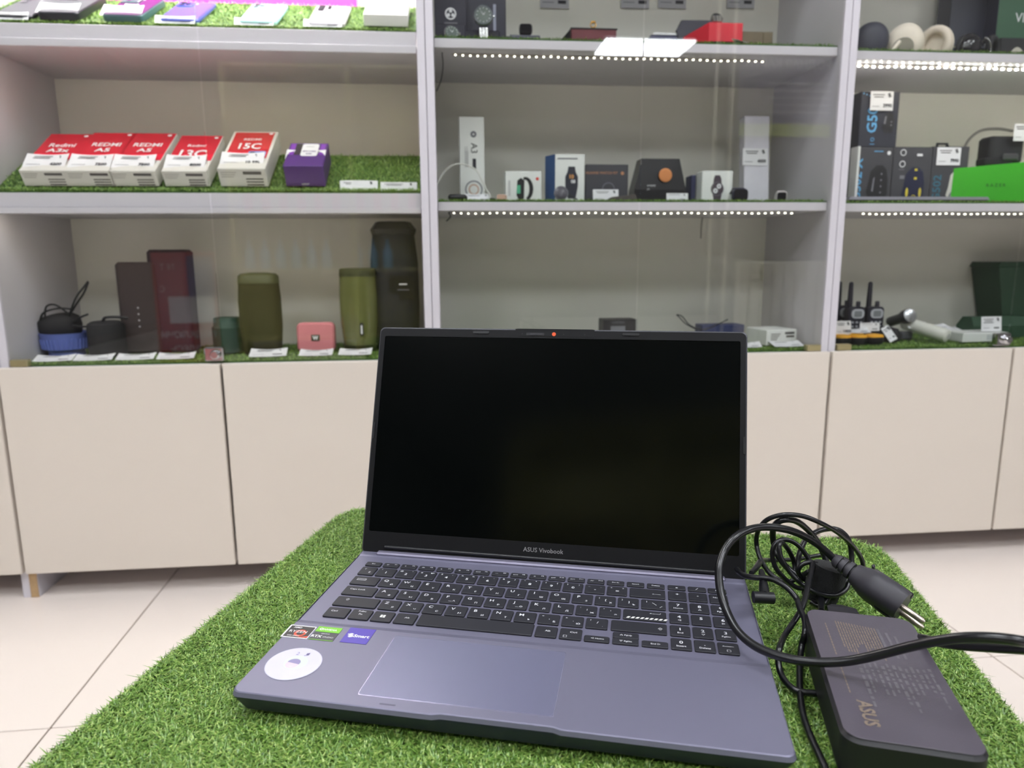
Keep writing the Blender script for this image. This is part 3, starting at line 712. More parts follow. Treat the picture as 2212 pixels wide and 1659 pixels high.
for sx in (-1, 1):
    MB().lathe([(.0020, 0), (.0024, .002), (.0024, .0175), (.0014, .0195)], PIN, 14, Matrix.Translation((sx * .0095, -.002, k1 - .001))).build('pin', pgo, smooth=40)
# laptop supply lead and its loops
dc = thing('supply_lead', 'thin black laptop supply lead coiled and tied with a strap, by the screen', 'cable', P(1690, 1300, .53))
d0 = Vector(dc.location)
def part_tube(name, pts, r, n=6, k=10):
    return MB().tube([P(*p) - d0 for p in spline([Vector(p) for p in pts], n)], r, CB, k).build(name, dc, smooth=60)
part_tube('loop', [c6(1930, 960, .575), c6(1985, 860, .58), c6(1985, 760, .58), c6(1940, 660, .58), c6(1850, 540, .575), c6(1740, 440, .57), c6(1600, 335, .565), c6(1400, 230, .56), c6(1200, 155, .56), c6(1000, 132, .56), c6(830, 155, .565), c6(700, 215, .57), c6(620, 310, .575), c6(580, 420, .58), c6(580, 540, .58), c6(605, 650, .575), c6(650, 760, .57), c6(720, 870, .565), c6(800, 950, .56), c6(920, 1010, .555), c6(1050, 1010, .55), c6(1180, 950, .548), c6(1300, 880, .545), c6(1450, 950, .545)], .0021)
part_tube('loop', [c6(1560, 960, .565), c6(1520, 800, .57), c6(1450, 610, .575), c6(1350, 440, .575), c6(1210, 290, .57), c6(1090, 215, .565), c6(960, 200, .562), c6(860, 235, .565), c6(805, 310, .57), c6(795, 420, .575), c6(815, 540, .575), c6(850, 650, .57), c6(920, 760, .565), c6(1000, 850, .56), c6(1100, 930, .555), c6(1250, 1000, .552)], .0028)
part_tube('loop', [c6(1310, 800, .55), c6(1250, 690, .553), c6(1170, 580, .556), c6(1080, 505, .558), c6(970, 465, .558), c6(870, 485, .556), c6(805, 560, .555), c6(788, 660, .554), c6(810, 780, .552), c6(860, 880, .55), c6(940, 970, .548), c6(1040, 1060, .546), c6(1150, 1110, .545), c6(1300, 1100, .545)], .0021)
part_tube('loop', [c6(1090, 920, .556), c6(1080, 780, .56), c6(1030, 650, .56), c6(960, 545, .556), c6(905, 505, .55), c6(880, 560, .546), c6(895, 670, .543), c6(945, 780, .54), c6(1010, 880, .538), c6(1100, 985, .535), c6(1220, 1085, .532), c6(1350, 1160, .53), c6(1500, 1205, .53), c6(1650, 1200, .532), c6(1760, 1130, .536), c6(1800, 1050, .54)], .0021)
part_tube('loop', [c6(1120, 980, .553), c6(1125, 850, .558), c6(1130, 740, .562), c6(1165, 600, .566), c6(1230, 470, .57), c6(1340, 380, .575), c6(1470, 330, .58), c6(1610, 322, .582), c6(1720, 370, .582), c6(1800, 470, .58), c6(1832, 600, .578), c6(1842, 740, .575), c6(1850, 880, .57), c6(1760, 1010, .565), c6(1640, 1120, .56)], .0024)
part_tube('loop', [c6(640, 740, .60), c6(780, 738, .605), c6(940, 736, .61), c6(1120, 725, .615), c6(1300, 692, .62), c6(1480, 670, .62), c6(1650, 690, .61), c6(1820, 760, .595), c6(1960, 880, .575), c6(2090, 1000, .557), c6(2150, 1060, .548)], .0021)
part_tube('loop', [c6(1300, 1290, .535), c6(1400, 1340, .53), c6(1500, 1290, .53), c6(1560, 1180, .535)], .0021)
part_tube('loop', [c6(1435, 1240, .532), c6(1440, 1330, .520), c6(1440, 1420, .506)], .0028)
part_tube('loop', [c6(1170, 960, .548), c6(1130, 880, .546), c6(1180, 800, .545), c6(1290, 762, .545), c6(1400, 800, .547), c6(1480, 880, .55)], .0021)
part_tube('lead', [c6(318, 858, .545), c6(350, 900, .538), c6(430, 945, .53), c6(560, 968, .523), c6(700, 975, .518), c6(830, 1010, .514), c6(950, 1080, .509), c6(1050, 1170, .504), c6(1120, 1270, .498), c4(705, 660, .49), c4(738, 740, .478), PZ(742, 820, .440), PZ(722, 900, .430), PZ(710, 1000, .424), PZ(708, 1110, .4215), PZ(714, 1230, .4205), PZ(735, 1350, .420), PZ(775, 1460, .420), PZ(830, 1580, .420), PZ(875, 1680, .420), PZ(925, 1800, .420)], .0023, 6)
part_tube('lead', [c4(790, 385, .545), c4(782, 440, .535), c4(762, 520, .52), c4(745, 600, .508), c4(715, 685, .496), c4(665, 765, .485), c4(615, 840, .474), PZ(583, 920, .436), PZ(577, 1000, .428), PZ(595, 1080, .423), PZ(640, 1145, .4215), PZ(700, 1183, .421), PZ(790, 1196, .421), PZ(880, 1200, .421)], .0023, 6)
# dc plug at the laptop edge and the strap
sp = MB(); a_ = P(1627, 1290, .497); b_ = P(1671, 1292, .495)
sp.tube([a_ - d0, b_ - d0], [.0046, .0046], BLACK, 16); sp.build('barrel_plug', dc, smooth=50)
sp = MB(); sp.tube([P(1652, 1288, .497) - d0, P(1650, 1268, .512) - d0, P(1648, 1250, .525) - d0, P(1645, 1234, .54) - d0], [.0042, .0038, .0028, .0023], BLACK, 12); sp.build('strain_relief', dc, smooth=50)
sp = MB(); sp.tube([P(1623, 1238, .54) - d0, P(1634, 1226, .55) - d0, P(1643, 1212, .575) - d0, P(1655, 1210, .60) - d0], [.0022, .0026, .003, .0022], BLACK, 8); sp.build('cable_tie', dc, smooth=50)
VEL = M('strap_fabric', (14, 14, 17), .95, var=.3, scale=900, bump=.8, bscale=1500, sheen=.1)
cvel = P(1782, 1258, .545)
st = MB(); st.lathe([(.012, -.016), (.0165, -.0155), (.0172, 0), (.0165, .0155), (.012, .016)], VEL, 20, sy=.75); st.build('strap', dc, loc=cvel - d0, rot=(.1, .25, .2), smooth=50)
# ---------------------------------------------------------------- goods: helpers
Z1t, Z1m, Z0 = 1.166, .852, .5025 + TZ
Z2t, Z2m = 1.157 + TZ, .835 + TZ
Z3t, Z3m = 1.151 + TZ, .833 + TZ
def X(u, v, Y): return P(u, v, Y).x
def zof(u, v, Y): return P(u, v, Y).z
def px(n, Y): return n * Y * 1.005 / F            # photo pixels -> metres at depth Y
def card(label, loc, w_=.072, h_=.040, tilt=.3, rz=0, price=None, curl=.003, lines=2, group=None):
    "price card: slightly curled paper with two text lines, mark, price; tilt from upright"
    t = thing('price_card', label, 'price tag', loc, rz, group, rx=-tilt if tilt < 1.2 else -tilt)
    n = 8; top = []; bot = []
    for k in range(n + 1):
        x = -w_ / 2 + w_ * k / n; c = curl * (2 * (k / n) - 1) ** 2
        bot.append((x, -c * .3, 0)); top.append((x, -c, h_ - c * .2))
    m_ = MB(); vs = bot + top + [(x, y + .0005, z) for x, y, z in bot + top]; N1 = n + 1
    fs = [(k, k + 1, N1 + k + 1, N1 + k) for k in range(n)] + [(2 * N1 + k + 1, 2 * N1 + k, 3 * N1 + k, 3 * N1 + k + 1) for k in range(n)]
    m_.add(vs, fs, PAPER); m_.build('card', t, smooth=60)
    m_ = MB(); xf = fr(0, -.0005 - curl * .25, 0)
    for k in range(lines): rect(m_, -w_ * .40 + (k % 2) * w_ * .06, w_ * (.12 - .05 * (k % 2)), h_ * (.80 - .12 * k), h_ * (.84 - .12 * k), INK, xf)
    logo(m_, w_ * .33, h_ * .80, h_ * .26, INK, xf)
    rect(m_, -w_ * .42, -w_ * .1, h_ * .20, h_ * .225, INKG, xf)
    if price: txt(m_, price, h_ * .26, w_ * .26, h_ * .17, INK, xf, bold=.04)
    else: rect(m_, w_ * .12, w_ * .38, h_ * .18, h_ * .27, INK, xf)
    m_.build('print', t)
    return t
def flatcard(label, u, v, Y, z, rz=0, w_=.075, h_=.034, group=None):
    p = P(u, v, Y); return card(label, (p.x, Y, z), w_, h_, 1.35, rz, None, .004, group=group)
def carton(name, label, cat, x, y, z, w_, d_, h_, side, front=None, rz=0, rx=0, group=None, c=.0012, top=None):
    "closed cardboard box standing on its base; origin front left? -> base centre"
    t = thing(name, label, cat, (x, y, z), rz, group, rx=rx)
    m_ = MB(); m_.box(-w_ / 2, w_ / 2, 0, d_, 0, h_, side, c)
    m_.build('box_body', t)
    if front:
        MB().box(-w_ / 2 + .0004, w_ / 2 - .0004, -.0004, .0004, .0006, h_ - .0006, front).build('front_panel', t)
    if top:
        MB().box(-w_ / 2 + .0004, w_ / 2 - .0004, .0006, d_ - .0006, h_ - .0003, h_ + .0004, top).build('top_panel', t)
    return t
# ------- left cabinet, top: phones on the sloping board
SL1 = math.atan2(1.2705 - 1.166, 1.73 - YS - .006); SL2 = math.atan2(.947 - .852, 1.70 - YS - .006)
def onslope(u, v, Yf, z0, y0, ang):
    "point of the slope seen at pixel u, with slope distance chosen by depth Yf"
    return Vector((X(u, v, Yf), Yf, z0 + (Yf - y0) * math.tan(ang) + TZ * .9))
def phone(label, u, v, Yf, body, back, cams, w_=.075, l_=.158, th=.0085, cardlab=None, rz=0, lens='strip', extra=False, ch=.017):
    p = onslope(u, v, Yf, Z1t, YS, SL1); p.z -= .004
    t = thing('mobile_phone', label, 'phone', p, rz, 'phones on the bright sloping shelf', rx=SL1)
    m_ = MB(); m_.rprism(0, l_ / 2, w_, l_, 0, th, .009, body, .002, 5); m_.build('body', t, smooth=40)
    MB().rprism(0, l_ / 2, w_ - .003, l_ - .003, th - .0002, th + .0003, .0085, back).build('back_glass', t)
    k = MB()
    if cams == 'block':
        k.rprism(-w_ * .24, l_ - .028, .032, .036, th, th + .0022, .006, body, .0006)
        for a, b_ in ((-.31, .038), (-.31, .020), (-.16, .029)): k.lathe([(.0055, th + .002), (.0055, th + .0034), (.004, th + .0036)], BLACK, 14, cx=w_ * a, cy=l_ - b_)
        k.build('camera_block', t)
    elif cams == 'corner':
        k.box(-w_ / 2 + .001, -w_ * .02, l_ - .050, l_ - .002, th, th + .002, body, .001)
        for b_ in (.013, .026, .040): k.lathe([(.0058, th + .002), (.0058, th + .0034), (.004, th + .0036)], CHROME, 14, cx=-w_ * .29, cy=l_ - b_)
        k.box(-w_ * .03, -w_ * .01, l_ - .05, l_ - .002, th + .002, th + .0024, PAPER)
        k.build('camera_block', t)
    elif cams == 'dots':
        for a, b_ in ((-.30, .014), (-.30, .030), (-.30, .046), (-.08, .018), (-.08, .032)): k.lathe([(.0062 if a < -.2 else .0035, th), (.0062 if a < -.2 else .0035, th + .003), (.004 if a < -.2 else .0025, th + .0032)], SOFTB, 14, cx=w_ * a, cy=l_ - b_)
        k.build('camera_lens', t)
    else:
        for b_ in (.014, .030, .046): k.lathe([(.0066, th), (.0066, th + .0026), (.005, th + .003)], CHROME, 16, cx=-w_ * .28, cy=l_ - b_)
        k.build('camera_lens', t)
    if cams != 'dots': disc(f_ := MB(), w_ * .03, l_ - .018, .003, PAPER, z=th + .0005, n=12); f_.build('flash', t)
    if cardlab:
        tl = .80 if ch > .03 else .45
        card(cardlab, (p.x - .006, Yf - .004 if ch < .03 else Yf + .004, p.z + (0 if ch < .03 else th)), .076, ch, tl, 0, None, .003, group='cards at the phones')
        if extra: card(cardlab.replace('card', 'small card') + ', tucked behind', (p.x + .002, Yf + .036, p.z + th + .024), .026, .016, .8, 0, None, .001, 1)
    return t
PG = M('phone_graphite', (96, 96, 104), .35, .3); PGs = M('phone_graphite_side', (48, 48, 56), .3, .4)
PV = M('phone_violet', (92, 44, 98), .25, .2, var=.35, scale=9); PVs = M('phone_violet_side', (60, 96, 98), .3)
PBl = M('phone_blue', (92, 104, 196), .22, .2, var=.2, scale=8); PMi = M('phone_mint', (168, 216, 214), .25); PSi = M('phone_silver', (196, 192, 200), .3, .2)
phone('dark grey phone with three lenses in a row, leftmost on the bright shelf', 26, 46, 1.545, PGs, PG, 'strip', cardlab='white price card in front of the leftmost dark grey phone')
phone('dark grey phone in a thick case with a square camera block', 128, 46, 1.545, PGs, PG, 'corner', th=.016, ch=.036, cardlab='white price card on the thick dark grey phone')
phone('purple phone with teal edge and camera block', 266, 46, 1.545, PVs, PV, 'corner', th=.014, ch=.038, cardlab='white price card on the purple phone', extra=True)
phone('blue-violet phone between the purple and the mint one', 386, 48, 1.545, PBl, PBl, 'block', cardlab='white price card in front of the blue-violet phone')
phone('pale mint phone with small purple camera block', 556, 50, 1.545, PMi, PMi, 'block', cardlab='white price card in front of the mint phone')
phone('silver phone with five small lenses, beside the white carton', 704, 50, 1.545, PSi, PSi, 'dots', cardlab='white price card in front of the silver phone')
p = onslope(834, 52, 1.548, Z1t, YS, SL1)
WB = M('carton_white', (228, 228, 226), .5, var=.02)
t = thing('phone_box', 'flat white phone carton with a grey and blue picture, right end of the top shelf', 'box', p, 0, None, rx=SL1)
MB().box(-.044, .044, 0, .165, 0, .022, WB, .001).build('box_body', t)
m_ = MB(); rect(m_, -.032, .006, .092, .135, M('photo_grey', (130, 142, 142), .4), z=.0225); rect(m_, .006, .028, .092, .135, M('photo_blue', (150, 208, 224), .4), z=.0225); m_.build('print', t)
card('white price card on the white phone carton', (p.x, 1.565, p.z + .030), .082, .042, PI / 2 - SL1 - .1, .03)
t = thing('poster', 'magenta sign strip at the back of the phone shelf', 'sign', (X(500, 2, 1.815), 1.815, 1.300))
MB().box(-.285, .285, 0, .004, 0, .12, M('magenta', (226, 44, 200), .5)).build('board', t)
# ------- left cabinet, middle: red phone boxes
RED = M('box_red', (206, 40, 58), .4, var=.05); RED2 = M('box_red_bright', (228, 36, 66), .4)
SIDEW = M('box_side', (222, 220, 214), .5, var=.03); BAR = M('barcode', (96, 92, 92), .6)
def redbox(label, u, Yf, w_, l_, h_, t1, t2, price, cl, st=(.023, .62, .90, .022, .47, 1.15), big=False, rz=0):
    p = onslope(u, 412, Yf, Z1m, YS, SL2)
    p.z -= .0005
    t = thing('phone_box', label, 'box', p, rz, None, rx=SL2 + .04)
    MB().box(-w_ / 2, w_ / 2, 0, l_, 0, h_, SIDEW, .0012).build('box_body', t)
    m_ = MB(); e = .006 if big else .0012
    rect(m_, -w_ / 2 + e, w_ / 2 - e, .048, l_ - e, RED, z=h_ + .0003)
    rect(m_, -w_ / 2 + e, w_ / 2 - e, .046, .075, RED2, z=h_ + .0005)
    disc(m_, w_ * .36, l_ - .012, .0045, PAPER, z=h_ + .0007, n=14)
    if big:
        m_.plate(rr2(w_ * .02, w_ * .40, .040, .078, .006), h_ + .0006, h_ + .0009, M('print_phone_blue', (120, 150, 210), .4)); rect(m_, w_ * .06, w_ * .16, .062, .074, M('print_phone_dark', (60, 66, 84), .4), z=h_ + .0012)
    m_.build('lid_print', t)
    m_ = MB()
    z1_, y1_, x1_, z2_, y2_, x2_ = st
    txt(m_, t1, z1_, 0, l_ * y1_, PAPER, z=h_ + .0008, bold=.015, sx=x1_)
    txt(m_, t2, z2_, 0, l_ * y2_, PAPER, z=h_ + .0014, bold=.02, sx=x2_)
    m_.build('lettering', t)
    m_ = MB(); xf = fr(0, -.0004, 0)
    for k in range(3): rect(m_, -w_ * .44, -w_ * (.12 + .03 * k), h_ * (.78 - .12 * k), h_ * (.80 - .12 * k), BAR, xf)
    rect(m_, w_ * .02, w_ * .40, h_ * .68, h_ * .84, BAR, xf)
    for k in range(3): rect(m_, w_ * .06, w_ * .42, h_ * (.40 - .16 * k), h_ * (.47 - .16 * k), BAR, xf)
    m_.build('label_print', t)
    q = p + Vector((-.003, -.006, h_ + .001))
    card(cl, q, w_ * .90, .042, PI / 2 - SL2 - .22, rz + .02, price, .004)
    return t
redbox('red and white phone box, leftmost of the five on the slope', 106, 1.548, .088, .168, .034, 'Redmi', 'A3x', '4200', 'price card lying on the leftmost red phone box')
redbox('red and white phone box, second from the left in the row', 203, 1.548, .090, .176, .034, 'REDMI', 'A5', '7500', 'price card lying on the second red phone box')
redbox('red and white phone box, third from the left, touching its twin', 296, 1.548, .090, .176, .034, 'REDMI', 'A5', '7500', 'price card lying on the third red phone box')
redbox('red and white phone box with large thin white digits, fourth in the row', 407, 1.548, .088, .166, .034, 'Redmi', '13C', '8000', 'price card lying on the fourth red phone box', (.015, .66, 1.0, .044, .37, .80))
redbox('red phone box with a white frame and blue picture, fifth in the row', 530, 1.548, .095, .176, .040, 'REDMI', '15C', '10 990', 'price card lying on the white-framed red phone box', (.013, .74, 1.0, .037, .50, .82), True)
p = onslope(662, 413, 1.548, Z1m, YS, SL2)
PUR = M('box_purple', (86, 46, 128), .45, var=.04); PUL = M('box_violet', (130, 60, 178), .4)
t = thing('purple_box', 'small deep purple box with white label, right of the red boxes', 'box', p, 0, None, rx=SL2 + .02)
MB().box(-.040, .040, 0, .11, 0, .046, PUR, .0015).build('box_body', t)
m_ = MB(); rect(m_, -.036, -.026, .05, .104, PUL, z=.0466); rect(m_, .026, .036, .05, .104, PUL, z=.0466); rect(m_, -.025, -.012, .05, .104, M('box_dark', (52, 44, 60), .5), z=.0466)
m_.plate(rr2(-.012, .022, .045, .104, .006), .046, .0467, PAPER); m_.build('lid_print', t)
m_ = MB(); txt(m_, 'uzor', .009, .005, .088, INKG, z=.047); txt(m_, 'EPICVIBE', .0078, .005, .064, PUR, z=.047, bold=.03, sx=.9); txt(m_, '200', .0085, .005, .052, PUR, z=.047, bold=.03)
txt(m_, 'uzor', .0085, .0, .004, PAPER, xf=fr(0, -.0004, 0)); m_.build('lettering', t)
card('price card on the purple box', p + Vector((-.001, .008, .056)), .080, .036, .95, 0, '4000', .003)
card('white price card standing at the shelf edge, right of the purple box', (X(775, 415, 1.545), 1.545, Z1m + .002), .078, .026, .25, 0, None, -.004)
card('white price card standing at the far right end of the red box shelf', (X(862, 415, 1.545), 1.545, Z1m + .002), .076, .022, .2, .02, None, .001)
# ------- left cabinet, bottom: speakers
BLUE = M('bowl_blue', (112, 128, 208), .5, var=.04)
Y = 1.66; x = X(146, 764, Y)
t = thing('ribbed_bowl', 'blue ribbed plastic bowl at the left end of the speaker shelf', 'bowl', (x, Y, Z0))
m_ = MB(); m_.lathe([(.034, 0), (.036, .002), (.035, .012), (.045, .016), (.0495, .050), (.051, .052), (.0478, .052), (.043, .020), (.01, .018)], BLUE, 40); m_.build('bowl', t, smooth=30)
m_ = MB()
for k in range(36):
    a = 2 * PI * k / 36; xf = Matrix.Rotation(a, 4, 'Z')
    m_.add([(.0452, -.0016, .017), (.0452, .0016, .017), (.0490, .0013, .040), (.0490, -.0013, .040), (.0475, 0, .017), (.0503, 0, .038)], [(0, 4, 5, 3), (4, 1, 2, 5), (3, 5, 2), (0, 1, 4)], BLUE, xf)
m_.build('ribs', t, smooth=20)
DB = M('speaker_black', (32, 31, 34), .8, var=.12, scale=300, bump=.4, bscale=1200)
t = thing('black_pouch', 'black round pouch with cord loops lying in the blue bowl', 'pouch', (x - .003, Y, Z0 + .034), 0, None, ry=-.18)
m_ = MB(); m_.lathe([(.028, 0), (.040, .012), (.045, .030), (.043, .048), (.030, .058), (.006, .061)], DB, 28, sy=.85); m_.build('body', t, smooth=60)
for pts in ([(-.03, -.02, .045), (-.01, -.03, .066), (.02, -.025, .070), (.045, -.01, .062)], [(-.01, -.03, .055), (0, -.03, .078), (.02, -.03, .078), (.035, -.02, .055)], [(.035, -.02, .050), (.06, -.02, .085), (.078, -.01, .105), (.086, 0, .116)], [(.03, -.02, .045), (.055, -.015, .072), (.074, -.01, .092), (.086, 0, .114)], [(.035, -.02, .035), (.055, -.02, .042), (.075, -.02, .046)], [(.03, -.02, .03), (.055, -.02, .022), (.07, -.02, .020)]):
    MB().tube(spline(pts, 5), .0022, BLACK, 7).build('cord', t, smooth=60)
Y = 1.64
t = thing('cylinder_speaker', 'small round black cylinder speaker with carry strap, beside the blue bowl', 'speaker', (X(235, 764, Y), Y, Z0))
m_ = MB(); m_.lathe([(.033, 0), (.037, .003), (.038, .02), (.038, .062), (.036, .072), (.028, .077)], DB, 32); m_.build('body', t, smooth=45)
MB().tube(spline([(-.004, -.004, .074), (.005, -.01, .085), (.03, -.008, .086), (.05, -.004, .083)], 5), .0032, BLACK, 8).build('strap', t, smooth=60)
def tall(label, u, Y, w_, h_, d_, mat, rz=0, top=None, name='tall_speaker', r=.014, print_=None, lean=0):
    t = thing(name, label, 'speaker', (X(u, 762, Y), Y, Z0), rz, None, rx=lean)
    m_ = MB(); m_.rprism(0, d_ / 2, w_, d_, 0, h_, r, mat, .006, 5); m_.build('body', t, smooth=40)
    if top: MB().rprism(0, d_ / 2, w_ + .002, d_ + .002, h_ - .016, h_ + .003, r, top, .003, 5).build('end_cap', t, smooth=40)
    if print_:
        m_ = MB()
        for s_t, sz, a, b_, rot in print_: txt(m_, s_t, sz, a, b_, M('speaker_print', (180, 178, 180), .5), fr(0, -.0006, 0), rot=rot, bold=.02)
        m_.build('lettering', t)
    return t
DG = M('speaker_grille', (66, 56, 56), .85, var=.15, scale=500, bump=.5, bscale=1400)
t = tall('tall black rectangular speaker left of the taller one', 306, 1.66, .086, .205, .06, DG, .0, None)
m_ = MB()
for k, zz in enumerate((.062, .076, .090, .104)): disc(m_, .002, zz, .0022, M('speaker_print', (180, 178, 180), .5), fr(0, -.0008, 0), n=12)
m_.build('button', t)
t = tall('tallest dark flat speaker on the left, next to the black one', 376, 1.67, .088, .232, .06, M('speaker_dark', (52, 38, 46), .6), .0, None)
m_ = MB(); txt(m_, 'SONY', .0125, -.040, .058, M('speaker_print', (180, 178, 180), .5), fr(0, -.0008, 0), rot=-PI / 2, bold=.04); m_.build('lettering', t)
GRN = M('speaker_green', (36, 66, 50), .6, var=.1, scale=200, bump=.3)
Y = 1.66
t = thing('cylinder_speaker', 'short dark green speaker with a small hook, behind the pane joint', 'speaker', (X(496, 764, Y), Y, Z0))
m_ = MB(); m_.lathe([(.030, 0), (.033, .003), (.0335, .058), (.030, .062), (.0285, .078), (.027, .080)], GRN, 28); m_.build('body', t, smooth=40)
MB().tube(spline([(.022, 0, .066), (.028, 0, .076), (.033, 0, .088), (.029, 0, .091), (.030, 0, .082)], 5), .0016, CHROME, 7).build('hook', t, smooth=60)
OLV = M('speaker_olive', (58, 55, 22), .85, var=.15, scale=500, bump=.5, bscale=1300); OLC = M('speaker_olive_cap', (82, 84, 52), .55)
Y = 1.65
t = thing('tall_speaker', 'tall olive green rounded speaker in the middle of the left cabinet', 'speaker', (X(569, 760, Y), Y, Z0))
m_ = MB(); m_.loft([ell(.036, .032, 0, 28), ell(.041, .036, .004, 28), ell(.0455, .038, .06, 28), ell(.0455, .038, .12, 28), ell(.0430, .037, .156, 28)], OLV); m_.build('body', t, smooth=45)
m_ = MB(); m_.loft([ell(.0440, .0375, .1565, 28), ell(.0430, .037, .172, 28), ell(.037, .032, .178, 28), ell(.02, .016, .180, 28)], OLC); m_.build('end_cap', t, smooth=45)
Y = 1.63
PNK = M('speaker_pink', (214, 128, 136), .6, var=.03)
t = thing('square_speaker', 'small square pink speaker with rounded corners', 'speaker', (X(683, 756, Y), Y, Z0), 0, None, rx=-.05)
m_ = MB(); xf = Matrix.Translation((0, .03, .034)) @ Matrix.Rotation(PI / 2, 4, 'X')
m_.rprism(0, 0, .083, .067, 0, .032, .012, PNK, .004, 6, xf); m_.build('body', t, smooth=40)
m_ = MB().box(-.0095, .0095, -.0032, -.0016, .026, .040, M('badge', (62, 56, 44), .4), .0005); txt(m_, 'W', .012, 0, .029, PAPER, fr(0, -.0034, 0), bold=.05, sx=.9); m_.build('badge', t)
Y = 1.65
GG = M('speaker_glass_green', (98, 102, 60), .12, coat=.4, var=.2, scale=20)
GD = M('speaker_green_dark', (54, 58, 28), .5)
t = thing('tall_speaker', 'tall glossy green light-up speaker with dark rims, by the laptop lid', 'speaker', (X(780, 758, Y), Y, Z0))
m_ = MB(); m_.loft([ell(.030, .028, 0, 28), ell(.037, .034, .006, 28), ell(.0385, .035, .016, 28)], GD); m_.loft([ell(.0415, .037, .170, 28), ell(.0405, .036, .186, 28), ell(.036, .032, .188, 28), ell(.034, .03, .184, 28)], GD); m_.build('rim', t, smooth=45)
m_ = MB(); m_.loft([ell(.037, .034, .0155, 28), ell(.0425, .037, .07, 28), ell(.0435, .038, .12, 28), ell(.0410, .0365, .1705, 28)], GG); m_.build('light_body', t, smooth=60)
m_ = MB().rprism(0, 0, .009, .030, 0, .0016, .004, BLACK, .0004, 5, Matrix.Translation((.008, -.0378, .052)) @ Matrix.Rotation(PI / 2, 4, 'X')).rprism(0, 0, .0035, .02, .0014, .0022, .0016, PAPER, 0, 4, Matrix.Translation((.008, -.0378, .052)) @ Matrix.Rotation(PI / 2, 4, 'X')); m_.build('button', t)
Y = 1.68
NB_ = M('speaker_navy', (18, 20, 32), .7, var=.15, scale=300, bump=.4, bscale=1300)
t = thing('tall_speaker', 'tallest black party speaker with a flared top cap, right end of the left cabinet', 'speaker', (X(858, 740, Y), Y, Z0))
m_ = MB(); m_.loft([ell(.044, .04, 0, 30), ell(.052, .046, .01, 30), ell(.0550, .048, .10, 30), ell(.0545, .047, .20, 30), ell(.048, .042, .262, 30), ell(.046, .040, .268, 30)], NB_); m_.build('body', t, smooth=45)
m_ = MB(); m_.loft([ell(.0490, .043, .262, 8, 3), ell(.0525, .046, .274, 8, 3), ell(.040, .036, .291, 8, 3), ell(.036, .033, .292, 8, 3)], M('cap_black', (34, 34, 38), .5)); m_.build('top_cap', t, smooth=30)
m_ = MB(); m_.box(-.01, .045, -.0475, -.0465, .118, .170, M('panel_black', (18, 18, 24), .3)); rect(m_, .012, .03, .150, .153, PAPER, fr(0, -.048, 0)); rect(m_, .008, .034, .138, .140, INKG, fr(0, -.048, 0)); m_.build('control_panel', t)
g_ = 'price cards lying in front of the speakers'
for u, v, lb in ((112, 778, 'price card lying on turf in front of the blue bowl'), (199, 778, 'price card lying on turf in front of the black cylinder speaker'), (290, 778, 'price card lying on turf in front of the tall black rectangular speaker'), (378, 776, 'price card lying on turf in front of the tallest flat speaker')):
    flatcard(lb, u, v, 1.555, Z0 + .001, .12, group=g_)
for u, v, lb, rz in ((578, 772, 'large price card leaning on turf in front of the olive speaker', .10), (681, 766, 'price card lying on turf in front of the pink speaker', .02), (766, 768, 'price card lying on turf in front of the light-up speaker', -.02)):
    flatcard(lb, u, v, 1.565, Z0 + .001, rz, w_=.078 if u < 600 else .072, h_=.046 if u < 600 else .036, group=g_)
# ------- middle cabinet, upper shelf: watches
NVY = M('box_navy', (38, 36, 54), .5, var=.04); NV2 = M('box_dark_blue', (48, 50, 84), .55); BLK = M('box_black', (22, 22, 28), .45)
SIL = M('watch_silver', (190, 190, 190), .25, .9, var=.1, scale=300); FACE = M('watch_face_green', (40, 58, 46), .25); FACE2 = M('watch_face_grey', (110, 120, 116), .25, .3)
Y = 1.62
t = carton('watch_box', 'navy watch box with a white round emblem standing open, far left of watch shelf', 'box', X(974, 60, Y), Y, Z2t, px(64, Y), .05, .115, NVY)
m_ = MB(); disc(m_, 0, .066, .012, PAPER, fr(0, -.0006, 0), n=20, r0=.009)
for a in (90, 210, 330): disc(m_, .0055 * math.cos(math.radians(a)), .066 + .0055 * math.sin(math.radians(a)), .0036, PAPER, fr(0, -.0008, 0), n=10)
rect(m_, -.014, .014, .046, .049, INKG, fr(0, -.0006, 0)); m_.build('print', t)
MB().box(-.034, .030, -.018, -.002, 0, .040, NVY, .001).build('tray', t)
def watch(label, x, y, z, R, th, case, face, rz=0, tilt=0.2, hands=True, strap=None, bezel=None):
    t = thing('wristwatch', label, 'watch', (x, y, z), rz, None, rx=-tilt)
    xf = Matrix.Rotation(PI / 2, 4, 'X')
    m_ = MB(); m_.lathe([(R * .9, -th / 2), (R, -th / 4), (R, th / 4), (R * .88, th / 2)], case, 30, Matrix.Translation((0, 0, R)) @ xf); m_.box(R * .98, R * 1.16, -.002, .002, R - .002, R + .002, case, .0006); m_.build('case', t, smooth=35)
    m_ = MB(); disc(m_, 0, R, R * .86, face, fr(0, -th / 2 - .0003, 0), n=28)
    if bezel: disc(m_, 0, R, R * .98, bezel, fr(0, -th / 2 - .0006, 0), n=28, r0=R * .8)
    if hands:
        for k in range(12):
            a = 2 * PI * k / 12; disc(m_, R * .68 * math.cos(a), R + R * .68 * math.sin(a), R * .05, PAPER, fr(0, -th / 2 - .0008, 0), n=6)
        for a, l in ((1.0, .5), (2.2, .62)):
            c, s_i = math.cos(a), math.sin(a)
            m_.poly([(-s_i * .0006, R + c * .0006, 0), (R * l * c, R + R * l * s_i, 0), (s_i * .0006, R - c * .0006, 0)], PAPER, fr(0, -th / 2 - .0009, 0))
    m_.build('dial', t)
    return t
watch('small silver round watch standing in front of the navy box, far left', X(977, 70, 1.575), 1.575, Z2t, .0165, .008, SIL, FACE2, .2, .35)
Y = 1.60
